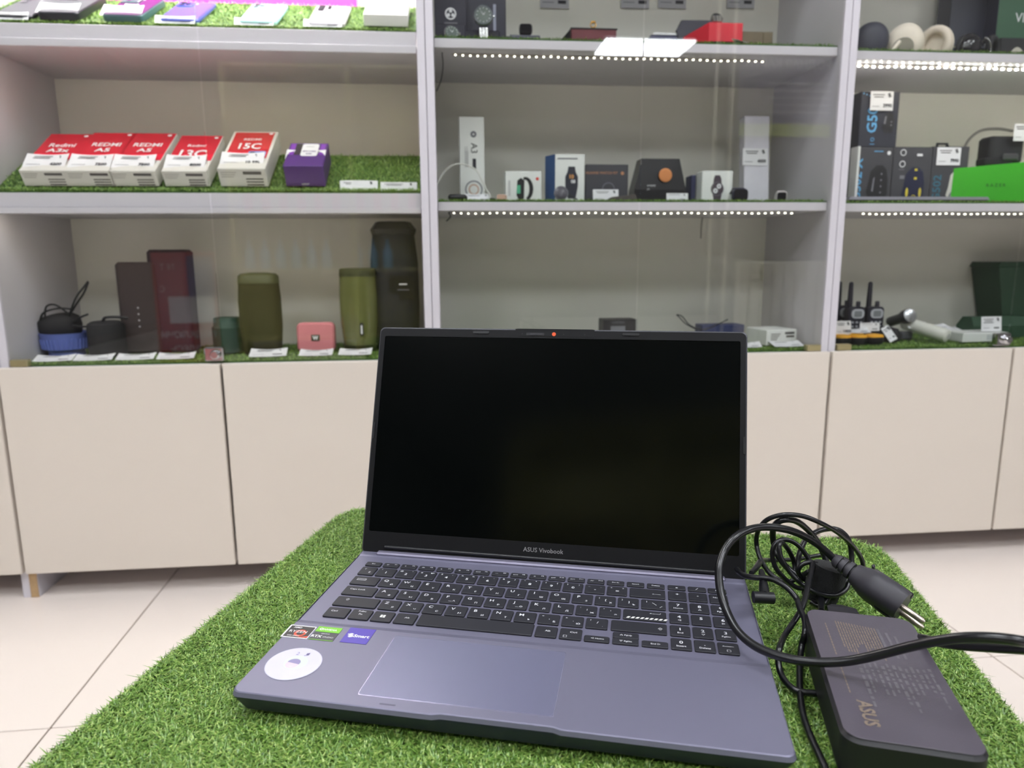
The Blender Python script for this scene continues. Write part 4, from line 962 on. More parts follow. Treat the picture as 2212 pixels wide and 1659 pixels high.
t = carton('watch_stand', 'dark square display stand with a light strip, behind the steel chronograph', 'display stand', X(1046, 60, 1.66), 1.66, Z2t, px(88, 1.66), .03, .115, NVY)
MB().box(.020, .026, -.0008, 0, .030, .100, M('pale_strip', (150, 152, 170), .5)).build('edge_strip', t)
MB().box(-.046, .03, -.050, -.008, 0, .032, NVY, .002).build('base', t)
t = watch('steel chronograph with green dial and link bracelet on the dark stand', X(1044, 30, 1.59), 1.590, Z2t + .034, .0205, .011, SIL, FACE, 0, .1, bezel=M('bezel_dark', (50, 56, 60), .3, .4))
m_ = MB()
for k in range(7):
    zz = -.004 - k * .0046
    for a in (-.0062, 0, .0062): m_.box(a - .0029, a + .0029, -.004 - k * .0002, .0, zz - .0042, zz, SIL, .0008)
m_.build('bracelet', t)
def sq_watch(label, u, Y, z, w_, h_, th=.011, strap=.018, rz=0, case=BLK, l_=.05, face=None, tilt=.0):
    t = thing('smart_watch', label, 'watch', (X(u, 80, Y), Y, z), rz, None, rx=-tilt)
    xf = Matrix.Translation((0, 0, h_ / 2)) @ Matrix.Rotation(PI / 2, 4, 'X')
    m_ = MB(); m_.rprism(0, 0, w_, h_, -th / 2, th / 2, w_ * .24, case, .0015, 5, xf); m_.build('case', t, smooth=40)
    MB().rprism(0, 0, w_ - .004, h_ - .004, th / 2, th / 2 + .0004, w_ * .2, face or M('watch_glass', (14, 14, 22), .12), 0, 5, xf).build('screen', t)
    s_ = MB(); a = w_ * .36
    for sg in (-1, 1):
        pts = [(0, 0, h_ * .5 + sg * h_ * .46), (0, .010, h_ * .5 + sg * h_ * .60 if sg > 0 else .001), (0, .028, h_ * .75 if sg > 0 else .001), (0, l_, h_ * .5)]
        q = spline(pts, 5); s_.loft([[(-a, p.y, p.z), (a, p.y, p.z), (a, p.y + .001, p.z - .0018 * sg), (-a, p.y + .001, p.z - .0018 * sg)] for p in q], case)
    s_.build('strap', t, smooth=50)
    return t
Y = 1.60
GHOLD = M('stand_grey', (74, 74, 90), .45)
t = thing('watch_stand', 'low grey stand carrying a black smart watch', 'display stand', (X(1136, 78, Y), Y, Z2t))
m_ = MB(); m_.loft([[(-.036, 0, 0), (.036, 0, 0), (.036, .05, 0), (-.036, .05, 0)], [(-.034, .002, .022), (.030, .002, .022), (.024, .045, .034), (-.030, .045, .030)]], GHOLD); m_.build('block', t, smooth=10)
sq_watch('black smart watch resting on the low grey stand', 1136, 1.612, Z2t + .0265, .028, .022, tilt=.3)
t = carton('watch_box', 'black small open watch case left of the grey stand, half hidden', 'box', X(1108, 78, 1.66), 1.66, Z2t, .038, .04, .036, NVY)
RW = M('box_brown_red', (104, 36, 46), .45, var=.08)
Y = 1.59
t = thing('jewellery_box', 'wine red jewellery box with black rim', 'box', (X(1284, 80, Y), Y, Z2t + .007))
MB().box(-.050, .048, 0, .055, .0, .026, RW, .001).box(-.052, .050, -.001, .056, .026, .029, BLK, .0008).build('box_body', t)
m_ = MB(); m_.add([(-.052, .0, 0), (-.052, .0, .026), (-.075, .03, .004), (-.075, .05, 0), (-.05, .05, 0)], [(0, 1, 2), (0, 2, 3), (1, 4, 2), (2, 4, 3)], BLK); m_.build('open_lid', t)
t = thing('round_dish', 'thin white round dish under the wine red box', 'dish', (X(1286, 82, Y), Y + .012, Z2t - .001))
m_ = MB(); m_.lathe([(.036, 0), (.043, .003), (.044, .0065), (.040, .0065)], PAPER, 30, sy=.8); m_.build('dish', t, smooth=40)
t = thing('gold_ring', 'small gold ring holder on top of the wine red box', 'ring', (X(1284, 40, Y), Y + .012, Z2t + .0365))
GLD = M('gold', (212, 160, 70), .25, .9)
m_ = MB(); m_.box(-.0095, .007, .002, .014, 0, .004, BLK, .001).build('holder', t)
m_ = MB(); m_.tube([(.0055 * math.cos(a), 0, .009 + .0055 * math.sin(a)) for a in [2 * PI * k / 16 for k in range(17)]], .0014, GLD, 8).box(-.005, .005, -.0035, .0035, .012, .016, GLD, .001); m_.build('ring', t, smooth=50)
t = thing('folded_leaflet', 'dark red and black open case lying left of the wine red box', 'case', (X(1200, 80, 1.62), 1.62, Z2t))
m_ = MB(); m_.loft([[(-.035, 0, 0), (.04, 0, 0), (.04, .04, 0), (-.035, .04, 0)], [(-.035, .002, .003), (.04, .002, .018), (.04, .038, .018), (-.035, .038, .003)]], M('dark_red', (70, 26, 34), .5)); m_.build('case_body', t)
Y = 1.69
t = carton('watch_box', 'dark navy flat box behind the wine red box', 'box', X(1367, 80, Y), Y, Z2t, px(72, Y), .05, .042, NVY)
t = carton('beige_box', 'small beige grey box between the wine red box and navy box', 'box', X(1353, 82, 1.63), 1.63, Z2t, px(32, 1.63), .04, .027, M('box_greige', (110, 100, 92), .6))
t = carton('watch_box', 'dark blue open box with a white lid edge, left of the bright red box', 'box', X(1443, 80, 1.66), 1.66, Z2t, px(72, 1.66), .05, .046, NV2)
MB().box(-.033, .033, .0005, .003, .046, .051, PAPER, .0005).build('lid_edge', t)
RB = M('box_vivid_red', (222, 38, 58), .4, var=.03)
Y = 1.60
t = thing('watch_box', 'bright red open watch box with dark lid, turned slightly', 'box', (X(1565, 90, Y), Y, Z2t + .006), .0)
m_ = MB(); m_.add([(-.036, 0, .012), (.040, 0, .012), (.040, .06, .012), (-.080, .06, .004), (-.036, 0, .050), (.040, 0, .050), (.040, .06, .050), (-.080, .06, .032)], [(0, 3, 2, 1), (4, 5, 6, 7), (0, 1, 5, 4), (1, 2, 6, 5), (2, 3, 7, 6), (3, 0, 4, 7)], RB); m_.build('box_body', t)
MB().box(-.03, .036, .003, .05, -.006, .012, NVY).build('foot', t)
m_ = MB(); m_.add([(-.084, .050, .020), (-.09, .056, .050), (-.078, .060, .072), (.0, .066, .075), (.03, .064, .050), (-.084, .060, .020), (-.09, .066, .050), (-.078, .070, .072), (.0, .076, .075), (.03, .074, .050)], [(0, 1, 2, 3, 4), (9, 8, 7, 6, 5), (0, 5, 6, 1), (1, 6, 7, 2), (2, 7, 8, 3), (3, 8, 9, 4)], NVY); m_.build('open_lid', t)
t = watch('silver link watch standing on the bright red box', X(1555, 20, Y), Y + .012, Z2t + .058, .013, .009, SIL, BLK, 0, .5, hands=False)
m_ = MB()
for k in range(3):
    for a in (-.0075, 0, .0075): m_.box(a - .0034, a + .0034, -.0065, -.001, .0005 + k * .0055, .0055 + k * .0055, SIL, .001)
m_.build('bracelet', t)
KR = M('kraft', (120, 106, 84), .7, var=.15, scale=40)
t = carton('cardboard_box', 'small open kraft box with lining right of the bright red box', 'box', X(1636, 92, 1.66), 1.66, Z2t, px(66, 1.66), .05, .058, M('kraft_dark', (74, 70, 66), .7), KR)
MB().box(-.02, .004, -.004, .0, 0, .036, KR, .001).box(.012, .03, -.003, 0, .03, .056, KR, .001).build('flap', t)
flatcard('white price card lying at the edge in front of the bright red box', 1608, 93, 1.548, Z2t + .003, .5, w_=.036, h_=.022)
for k, (u, lb) in enumerate(((1198, 'left'), (1372, 'middle'), (1452, 'right of the pane joint'), (1600, 'right'))):
    t = thing('paper_slip', 'pale paper slip fixed to the back panel above the watches, ' + lb, 'paper', (X(u, 5, 1.826), 1.826, zof(u, 18, 1.826)))
    MB().box(-.035, .035, -.001, .0015, 0, .07, M('slip_grey', (188, 188, 196), .7)).build('sheet', t)
    m_ = MB(); rect(m_, -.03, -.002, .012, .014, INKG, fr(0, -.0012, 0)); rect(m_, .008, .028, .010, .018, INK, fr(0, -.0012, 0)); m_.build('print', t)
# ------- middle cabinet, middle shelf
WHB = M('box_white', (226, 228, 226), .45, var=.02)
Y = 1.66
t = carton('tall_box', 'tall narrow white box with dark lettering running down its front', 'box', X(1021, 425, Y), Y, Z2m, .056, .045, zof(1016, 252, Y) - Z2m, WHB, rz=.0)
m_ = MB(); h_ = zof(1016, 252, Y) - Z2m; txt(m_, 'A3', .021, -.002, h_ * .70, INK, fr(0, -.0006, 0), rot=-PI / 2, align='L', sx=.95)
m_.plate(rr2(.001, .010, h_ * .38, h_ * .50, .004), -.001, .0004, INK, fr(0, -.0006, 0)) if False else rect(m_, .001, .009, h_ * .40, h_ * .52, INK, fr(0, -.0006, 0))
disc(m_, .004, h_ * .80, .007, INKG, fr(0, -.0006, 0), n=16, r0=.002)
for k in range(4): rect(m_, -.016 + k * .0022, -.0152 + k * .0022, h_ * .42, h_ * (.66 - .05 * (k % 2)), INKG, fr(0, -.0006, 0))
disc(m_, .003, h_ * .16, .020, INKG, fr(0, -.0006, 0), n=24, r0=.017); disc(m_, .003, h_ * .16, .012, M('skin_tone', (196, 160, 140), .5), fr(0, -.0006, 0), n=20, r0=.009)
m_.build('print', t)
LC = M('lamp_cable', (214, 214, 208), .5)
lpz = thing('charging_cable', 'white cable arching in front of the tall white box', 'cable', P(945, 398, 1.60))
l0 = Vector(lpz.location)
MB().tube([P(*q) - l0 for q in spline([Vector(v_) for v_ in ((945, 396, 1.60), (955, 378, 1.60), (972, 360, 1.60), (990, 354, 1.60), (1010, 357, 1.60), (1028, 367, 1.60), (1040, 387, 1.60), (1050, 408, 1.60), (1060, 424, 1.60))], 5)], .0016, LC, 8).build('cable', lpz, smooth=60)
m_ = MB(); m_.lathe([(.005, 0), (.0065, .002), (.0055, .006)], SOFTB, 14); m_.build('cable_end', lpz, loc=Vector((X(1063, 428, 1.6), 1.60, Z2m)) - l0)
t = thing('earphone_case', 'small flat black rounded case lying at the foot of the tall lettered white box', 'case', (X(989, 428, 1.58), 1.58, Z2m))
m_ = MB(); m_.rprism(0, .01, .042, .02, 0, .013, .009, BLK, .004, 5); m_.build('body', t, smooth=50)
card('price card at the foot of the tall narrow lettered white box', (X(1032, 432, 1.60), 1.60, Z2m), .055, .019, .6, 0, None, .001)
t = carton('copper_box', 'tiny copper coloured box with black base, tilted', 'box', X(1082, 428, 1.60), 1.60, Z2m, .019, .018, .014, M('copper', (216, 176, 156), .4), rz=-.35)
MB().box(-.011, .011, -.001, .019, -.0, .004, BLK).build('base', t)
Y = 1.62
t = carton('fitness_band_box', 'white box with a black fitness band showing a green screen', 'box', X(1131, 431, Y), Y, Z2m, px(76, Y), .04, zof(1131, 370, Y) - Z2m, WHB)
m_ = MB(); x_f = fr(0, -.0006, 0)
m_.loft([[(-.0125 + a, -.0004, .006 + b) for a, b in ((0, .004), (.006, -.004), (.012, .006), (.012, .038), (.006, .046), (0, .040))]], BLK, cap=True) if False else None
m_.add([(-.014, 0, .014), (-.009, 0, .004), (-.003, 0, .002), (.003, 0, .008), (.004, 0, .046), (-.004, 0, .052), (-.012, 0, .046)], [tuple(range(7))], BLK, Matrix.Translation((-.002, -.0007, 0)))
ring = [(math.cos(a), math.sin(a)) for a in [math.radians(t_) for t_ in range(-75, 115, 15)]]
m_.add([(.004 + .018 * c, -.0007, .028 + .026 * s_i) for c, s_i in ring] + [(.003 + .010 * c, -.0007, .028 + .020 * s_i) for c, s_i in ring], [(k, k + 1, len(ring) + k + 1, len(ring) + k) for k in range(len(ring) - 1)], BLK)
rect(m_, -.014, -.006, .018, .036, M('screen_green', (86, 176, 140), .4), fr(-.001, -.0009, 0)); disc(m_, .031, .050, .0035, M('dot_red', (214, 70, 60), .5), fr(0, -.0006, 0), n=14)
for k in range(2): rect(m_, -.034 + k * .003, -.033 + k * .003, .012, .046, INKG, fr(0, -.0006, 0))
m_.build('print', t)
Y = 1.63
h_ = zof(1230, 333, Y) - Z2m
t = thing('fitness_band_box', 'tall box with blue side and white front showing a dark smart band', 'box', (X(1230, 431, Y), Y, Z2m))
MB().add([(-.033, 0, 0), (.034, 0, 0), (.034, .055, 0), (-.050, .04, 0), (-.033, 0, h_), (.034, 0, h_), (.034, .055, h_), (-.050, .04, h_)], [(0, 3, 2, 1), (4, 5, 6, 7), (0, 1, 5, 4), (1, 2, 6, 5), (2, 3, 7, 6)], WHB).build('box_body', t)
MB().add([(-.050, .0395, 0), (-.0332, -.0005, 0), (-.0332, -.0005, h_), (-.050, .0395, h_)], [(0, 1, 2, 3)], M('box_side_blue', (46, 84, 136), .4)).build('side_panel', t)
m_ = MB(); m_.add([(-.012, 0, .035), (-.006, 0, .008), (.012, 0, .008), (.017, 0, .035), (.017, 0, .056), (.012, 0, .066), (.010, 0, .078), (-.005, 0, .078), (-.007, 0, .066), (-.012, 0, .056)], [tuple(range(10))], M('band_ink', (40, 42, 56), .4), Matrix.Translation((.002, -.0007, 0)))
txt(m_, '10', .012, .0045, .052, M('amber', (226, 160, 90), .5), fr(0, -.0010, 0), bold=.03); txt(m_, '08', .010, .008, .042, PAPER, fr(0, -.0010, 0), bold=.03)
rect(m_, -.028, .018, h_ - .011, h_ - .008, INKG, fr(0, -.0007, 0)); m_.build('print', t)
Y = 1.585
t = thing('charging_puck', 'dark round charging disc with thin pale rim standing in front of the blue box', 'charger', (X(1212, 430, Y), Y, Z2m), 0, None, rx=-.25)
m_ = MB(); m_.lathe([(.0145, 0), (.0158, .001), (.0158, .004), (.0145, .005)], M('puck', (64, 60, 72), .3), 26, Matrix.Translation((0, .0, .0155)) @ Matrix.Rotation(PI / 2, 4, 'X')); disc(m_, 0, .0155, .0158, INKG, fr(0, -.0052, 0), n=26, r0=.0145); m_.build('disc', t, smooth=40)
MB().tube(spline([(.012, 0, .014), (.022, .0, .012), (.030, -.004, .004), (.036, -.004, .002)], 4), .0014, BLACK, 7).build('cable', t, smooth=60)
Y = 1.64
t = carton('watch_box', 'charcoal watch box with faint orange lettering along the top', 'box', X(1310, 431, Y), Y, Z2m, px(92, Y), .05, zof(1310, 355, Y) - Z2m, M('box_charcoal', (58, 58, 66), .5))
m_ = MB(); O_ = M('print_orange', (188, 132, 96), .5); txt(m_, 'HUAWEI WATCH FIT', .0078, -.012, .063, O_, fr(0, -.0006, 0), bold=.01); disc(m_, .036, .065, .004, O_, fr(0, -.0006, 0), n=10)
disc(m_, .004, .030, .015, M('print_pale', (104, 106, 116), .5), fr(0, -.0006, 0), n=24, r0=.0125); m_.build('lettering', t)
card('price card leaning on the charcoal watch box', (X(1309, 431, 1.60), 1.60, Z2m), .058, .026, .12, 0, None, -.002)
t = thing('leather_strap', 'small dark brown strap end lying by the pane joint', 'strap', (X(1340, 432, 1.58), 1.58, Z2m))
m_ = MB(); m_.loft([[(-.032, 0, 0), (.04, 0, 0), (.04, .02, 0), (-.032, .02, 0)], [(-.018, .003, .008), (.035, .003, .014), (.035, .017, .014), (-.018, .017, .008)]], M('brown_dark', (52, 44, 38), .6)); m_.build('strap', t)
Y = 1.65; h_ = zof(1420, 342, Y) - Z2m
t = thing('watch_box', 'black tapered watch box showing an orange ringed watch', 'box', (X(1424, 431, Y), Y, Z2m))
m_ = MB(); m_.loft([[(-.060, 0, 0), (.063, 0, 0), (.063, .05, 0), (-.060, .05, 0)], [(-.060, .0, h_ * .3), (.063, 0, h_ * .3), (.063, .05, h_ * .3), (-.060, .05, h_ * .3)], [(-.043, .004, h_), (.047, .004, h_), (.047, .046, h_), (-.043, .046, h_)]], M('box_black_gloss', (26, 25, 30), .3)); m_.build('box_body', t)
m_ = MB(); xf = Matrix.Translation((.012, -.0026, .062)) @ Matrix.Rotation(PI / 2 - .06, 4, 'X'); m_.lathe([(.0135, .0), (.0155, .0006), (.0155, .0014), (.0135, .0018)], M('orange_metal', (206, 132, 78), .35, .3), 26, xf); m_.lathe([(.0132, .0), (.0132, .001)], M('watch_glass', (14, 14, 22), .12), 22, xf); m_.build('watch_picture', t)
m_ = MB(); txt(m_, 'XTREME', .0055, -.030, .037, PAPER, fr(0, -.0006, 0), align='L'); txt(m_, 'GT', .005, -.030, .029, PAPER, fr(0, -.0006, 0), align='L'); m_.build('lettering', t)
card('small price card in front of the black tapered watch box', (X(1463, 431, 1.6), 1.60, Z2m), .050, .018, .1, 0, None, .0005, 1)
carton('narrow_box', 'narrow dark blue box standing on edge, left of the white watch box', 'box', X(1497, 431, 1.66), 1.66, Z2m, .012, .04, .064, NV2)
Y = 1.63; h_ = zof(1548, 369, Y) - Z2m
t = carton('watch_box', 'square white box with picture of a brown strapped watch', 'box', X(1548, 431, Y), Y, Z2m, px(68, Y), .04, h_, WHB)
m_ = MB(); BRN = M('band_brown', (72, 60, 70), .45)
m_.add([(-.007, 0, 0), (.009, 0, 0), (.012, 0, .020), (.009, 0, .050), (.005, 0, .0575), (-.006, 0, .0575), (-.009, 0, .050), (-.012, 0, .02)], [tuple(range(8))], BRN, Matrix.Translation((0, -.0006, .003)))
disc(m_, .0, .030, .0155, BRN, fr(0, -.0008, 0), n=24); disc(m_, .0, .030, .0155, INKG, fr(0, -.0010, 0), n=24, r0=.0145); 
for a, b_ in ((.004, .036), (-.004, .026)): disc(m_, a, b_, .0055, PAPER, fr(0, -.0010, 0), n=14, r0=.0018)
m_.build('print', t)
Y = 1.68; h_ = .206
t = carton('tall_box', 'tall plain white box leaning back, with a price card stuck on it', 'box', X(1634, 431, Y), Y, Z2m, .062, .03, h_, M('box_white_grey', (214, 212, 222), .5), rx=-.10)
q = P(1632, 357, 1.685)
card('price card stuck on the tall plain leaning box', (q.x, 1.688, q.z), .062, .040, .1, 0, '4000', .002)
t = sq_watch('navy smart watch with strap standing in front of the leaning white box', 1615, 1.60, Z2m, .036, .028, l_=.04, case=M('watch_navy', (30, 30, 54), .4))
t = sq_watch('small smart watch with white case and dark face, far right of the shelf', 1708, 1.60, Z2m, .024, .022, case=M('watch_white', (206, 200, 200), .3), l_=.03, rz=-.25)
# ------- middle cabinet, bottom: only seen beside and above the laptop
t = carton('small_black_box', 'small black printed box whose top shows above the laptop screen', 'box', X(1338, 720, 1.66), 1.66, Z0, px(74, 1.66), .05, zof(1338, 690, 1.66) - Z0, BLK)
m_ = MB(); txt(m_, 'GARMIN', .008, -.004, .052, INKG, fr(0, -.0006, 0)); rect(m_, -.022, .014, .03, .046, INKG, fr(0, -.0006, 0)); m_.build('print', t)
t = carton('blue_box', 'dark blue box whose top edge shows above the laptop, left of the white carton', 'box', X(1562, 720, 1.70), 1.70, Z0, px(98, 1.70), .05, zof(1560, 702, 1.70) - Z0, M('box_ink_blue', (44, 56, 104), .5))
wire('thin dark cable loop on the lower shelf behind the screen edge', [P(1505, 712, 1.66), P(1482, 700, 1.66), P(1468, 686, 1.67), P(1462, 680, 1.68), P(1474, 684, 1.70), P(1490, 702, 1.70), P(1520, 712, 1.68), P(1560, 696, 1.66), P(1572, 690, 1.66)], .0014, SOFTB)
Y = 1.60
t = carton('white_carton', 'white cardboard carton with barcode label right of the screen', 'box', X(1688, 738, Y), Y, Z0, px(66, Y) + .012, .085, .037, WHB, rz=.16)
m_ = MB()
for k in range(4): rect(m_, -.030, -.004 - .003 * k, .026 - k * .0045, .028 - k * .0045, BAR, fr(0, -.0006, 0))
rect(m_, .008, .034, .026, .031, INK, fr(0, -.0006, 0)); rect(m_, .012, .034, .018, .023, BAR, fr(0, -.0006, 0)); m_.build('print', t)
flatcard('price card lying on turf in front of the white carton', 1706, 745, 1.565, Z0 + .001, .05)
flatcard('price card lying on turf, half hidden by the screen edge', 1618, 748, 1.565, Z0 + .001, -.2, w_=.06)
# ------- right cabinet, upper shelf: headphones
def cup(label_, parent, x, y, z, R, th, mat, pad, rz, rx=0, ring=None, padside=1):
    xf = Matrix.Translation((x, y, z)) @ Matrix.Rotation(rz, 4, 'Z') @ Matrix.Rotation(rx, 4, 'X') @ Matrix.Rotation(PI / 2, 4, 'Y')
    m_ = MB(); m_.lathe([(R * .35, -th * .62), (R * .72, -th * .55), (R * .95, -th * .25), (R, 0), (R * .98, th * .1)], mat, 30, xf, sx=1.12); m_.build('ear_cup', parent, smooth=60)
    m_ = MB(); q = []
    for k in range(25):
        a = 2 * PI * k / 24; q.append((R * .78 * 1.12 * math.cos(a), R * .78 * math.sin(a), th * .34))
    m_.tube(q, th * .30, pad, 10, xf=xf); m_.build('ear_pad', parent, smooth=60)
BEI = M('headphone_beige', (236, 224, 208), .55, var=.02); BEP = M('headphone_pad', (228, 214, 198), .7); BEG = M('headphone_inner', (150, 144, 130), .8)
Y = 1.60
t = thing('headphones', 'beige over-ear headphones lying with both cups on the upper right shelf', 'headphones', (X(1985, 100, Y), Y, Z3t))
cup('', t, -.036, .0, .0275, .039, .032, BEI, BEP, .95, .12)
cup('', t, .043, .004, .0265, .037, .030, BEI, BEP, 3.75, -.1)
m_ = MB(); disc(m_, 0, 0, .022, BEG, Matrix.Translation((-.050, -.018, .014)) @ Matrix.Rotation(-.75, 4, 'Z') @ Matrix.Rotation(PI / 2, 4, 'X'), n=20); m_.build('cup_mesh', t)
MB().tube(spline([(-.075, -.010, .002), (-.060, -.012, .022), (-.045, -.006, .036)], 5), [.005] * 11, BEI, 8).build('slider_arm', t, smooth=60)
MB().tube(spline([(-.032, .03, .048), (-.022, .07, .058), (0, .09, .064), (.024, .09, .062), (.042, .06, .052), (.050, .03, .042)], 6), .0035, M('headband_grey', (150, 148, 148), .6), 8).build('headband', t, smooth=60)
m_ = MB(); xf_ = Matrix.Translation((-.028, -.026, .041)) @ Matrix.Rotation(PI / 2 - .5, 4, 'X'); disc(m_, .006, -.006, .0022, BLACK, xf_, n=12); m_.rprism(-.002, .003, .006, .002, 0, .0006, .0008, BLACK, 0, 3, xf_); m_.build('port', t)
NVH = M('headphone_navy', (32, 34, 56), .5)
Y = 1.60
t = thing('headphones', 'dark navy headphones cup at the left end of the upper right shelf', 'headphones', (X(1880, 98, Y), Y, Z3t))
cup('', t, .0, .0, .030, .038, .030, NVH, M('pad_navy', (24, 26, 40), .7), 1.35, .35)
MB().tube(spline([(-.02, .02, .005), (-.022, .05, .03), (0, .07, .045), (.015, .06, .03)], 5), .004, NVH, 8).build('headband', t, smooth=60)
t = thing('headphones', 'glossy black headphones right of the beige ones', 'headphones', (X(2105, 104, Y), Y, Z3t))
GBK = M('gloss_black', (20, 20, 28), .15, coat=.4)
cup('', t, -.012, .0, .020, .030, .026, GBK, SOFTB, 1.9, .2)
cup('', t, .042, .01, .021, .028, .024, GBK, SOFTB, -1.0, .0)
MB().tube(spline([(-.03, .03, .020), (-.025, .05, .034), (-.01, .06, .040), (.006, .05, .038)], 4), .0022, M('headband_olive', (128, 126, 108), .5), 7).build('headband', t, smooth=60)
MB().tube(spline([(.010, -.016, .040), (.020, -.018, .034), (.026, -.018, .018), (.024, -.018, .002)], 4), .0012, CHROME, 7).build('chrome_trim', t, smooth=60)
Y = 1.76
t = carton('tall_box', 'tall dark navy box behind the black headphones', 'box', X(2086, 90, Y), Y, Z3t, px(82, Y), .05, .26, M('box_night', (28, 32, 52), .5))
Y = 1.72
t = carton('green_box', 'dark green box lettered in white at the right edge of the frame', 'box', X(2205, 90, Y), Y, Z3t, px(120, Y), .05, .24, M('box_navy_frame', (44, 46, 70), .5), M('box_forest', (50, 92, 66), .5))
m_ = MB(); txt(m_, 'VIVO', .030, -.022, .118, PAPER, fr(0, -.0008, 0), align='L', sx=1); m_.build('lettering', t)
Y = 1.62
t = carton('black_case', 'black item with a white crescent shape at the right edge of the upper shelf', 'case', X(2200, 108, Y), Y, Z3t, px(84, Y), .05, .052, BLK)
m_ = MB(); m_.poly([(-.022 + .034 * k / 10, .018 + .004 * k / 10 + .012 * math.sin(PI * k / 10), 0) for k in range(11)], M('crescent', (206, 200, 186), .5), fr(0, -.0008, 0)); m_.build('print', t)
# ------- right cabinet, middle shelf: mouse boxes
Y = 1.64; zb = Z3m
MG = M('box_graphite', (64, 64, 70), .5, var=.06, scale=20); CY = M('print_cyan', (96, 170, 222), .5)
def mousebox(label, u0_, u1_, z, h_, Y, bl, bw, draw, d_=.07, rz=0, rx=0, mat=MG):
    x0, x1 = X(u0_, 330, Y), X(u1_, 330, Y); w_ = x1 - x0
    t = carton('mouse_box', label, 'box', (x0 + x1) / 2, Y, z, w_, d_, h_, mat, rz=rz, rx=rx)
    m_ = MB(); draw(m_, w_, h_); m_.build('print', t); return t
MS = M('mouse_dark', (38, 38, 42), .35); MW = M('mouse_white', (206, 204, 196), .4)
def mouse_shape(m_, cx, cz, s, mat, xf):
    pts = [(-.20, -.5), (.18, -.5), (.30, -.3), (.30, .1), (.24, .40), (.10, .52), (-.08, .52), (-.26, .34), (-.30, .0), (-.36, -.25)]
    m_.poly([(cx + a * s, cz + b_ * s, 0) for a, b_ in pts], mat, xf)
def d1(m_, w_, h_):
    txt(m_, 'G502 X', .030, -w_ * .32, h_ * .04, CY, fr(0, -.0006, 0), rot=PI / 2, align='L', bold=.02, sx=1.02)
    mouse_shape(m_, w_ * .14, h_ * .36, h_ * .62, MS, fr(0, -.0007, 0))
    m_.poly([(-w_ * .03, h_ * .22, 0), (w_ * .02, h_ * .22, 0), (w_ * .04, h_ * .48, 0), (0, h_ * .44, 0)], INKG, fr(0, -.0009, 0))
    for k in range(4): disc(m_, w_ * .22, h_ * (.20 + .11 * k), .0022, INKG, fr(0, -.0009, 0), n=8)
    rect(m_, -w_ * .02, w_ * .22, h_ * .92, h_ * .935, CY, fr(0, -.0007, 0)); disc(m_, w_ * .38, h_ * .90, .0045, PAPER, fr(0, -.0007, 0), n=16)
hb = zof(1890, 318, Y) - zb
mousebox('graphite mouse box with pale blue sideways lettering, lower left of the row', 1850, 1930, zb, hb, Y, 0, 0, d1)
t = thing('white_sheet', 'thin white card edge standing at the far left of the mouse boxes', 'paper', (X(1849, 420, 1.60), 1.60, zb)); MB().box(-.003, .003, 0, .03, 0, .125, WHB, .0005).build('sheet', t)
def d2(m_, w_, h_):
    txt(m_, 'G50', .034, -w_ * .06, h_ * .26, CY, fr(0, -.0006, 0), rot=PI / 2, align='L', bold=.02)
    txt(m_, '2', .034, -w_ * .06, h_ * .26 + .082, CY, fr(0, -.0006, 0), rot=PI / 2, align='L', bold=.02) if False else None
    disc(m_, -w_ * .14, h_ * .14, .0045, CY, fr(0, -.0006, 0), n=14, r0=.0032); rect(m_, -w_ * .2, -w_ * .08, h_ * .05, h_ * .06, CY, fr(0, -.0006, 0))
    for k in range(5): disc(m_, -w_ * (.45 - .08 * k), h_ * (.96 - .02 * (k % 3)), .0018, CY, fr(0, -.0006, 0), n=6)
    mouse_shape(m_, w_ * .26, h_ * .44, h_ * .36, MS, fr(0, -.0007, 0)); m_.poly([(w_ * .12, h_ * .42, 0), (w_ * .17, h_ * .42, 0), (w_ * .19, h_ * .56, 0), (w_ * .15, h_ * .56, 0)], INKG, fr(0, -.0009, 0))
    for k in range(2): disc(m_, w_ * .32, h_ * (.40 + .06 * k), .002, INKG, fr(0, -.0009, 0), n=8)
mousebox('dark mouse box stacked on top of the lower left one', 1852, 1934, zb + hb + .0005, zof(1895, 197, Y) - zb - hb, Y + .004, 0, 0, d2, .06, mat=M('box_blueblack', (38, 40, 54), .5, var=.06))
q = P(1903, 239, Y)
card('price card stuck on the upper stacked mouse box', (q.x, Y - .001, q.z), .056, .043, .05, .0, '3990', .001)
def d3(m_, w_, h_):
    mouse_shape(m_, w_ * .08, h_ * .30, h_ * .66, M('box_deep_blue', (30, 34, 62), .4), fr(0, -.0007, 0))
    YE = M('print_yellow', (216, 196, 60), .5)
    for sx in (-1, 1): disc(m_, w_ * .08 + sx * w_ * .17, h_ * .20, .0035, YE, fr(0, -.0009, 0), n=14, ry=.011)
    disc(m_, w_ * .09, h_ * .12, .005, YE, fr(0, -.0009, 0), n=14, r0=.0035)
    for k in (.43, .58): rect(m_, w_ * .07, w_ * .14, h_ * k, h_ * (k + .04), YE, fr(0, -.0009, 0))
    for k in (.70, .90): disc(m_, -w_ * .26, h_ * k, .0075, PAPER, fr(0, -.0007, 0), n=18, r0=.0058)
    rect(m_, -w_ * .34, -w_ * .2, h_ * .60, h_ * .61, INKG, fr(0, -.0007, 0)); rect(m_, w_ * .1, w_ * .24, h_ * .84, h_ * .88, PAPER, fr(0, -.0007, 0)); rect(m_, -w_ * .30, -w_ * .18, h_ * .44, h_ * .50, INKG, fr(0, -.0007, 0))
mousebox('graphite mouse box with yellow accents in the middle of the row', 1931, 2015, zb, zof(1970, 317, Y) - zb, Y + .002, 0, 0, d3)
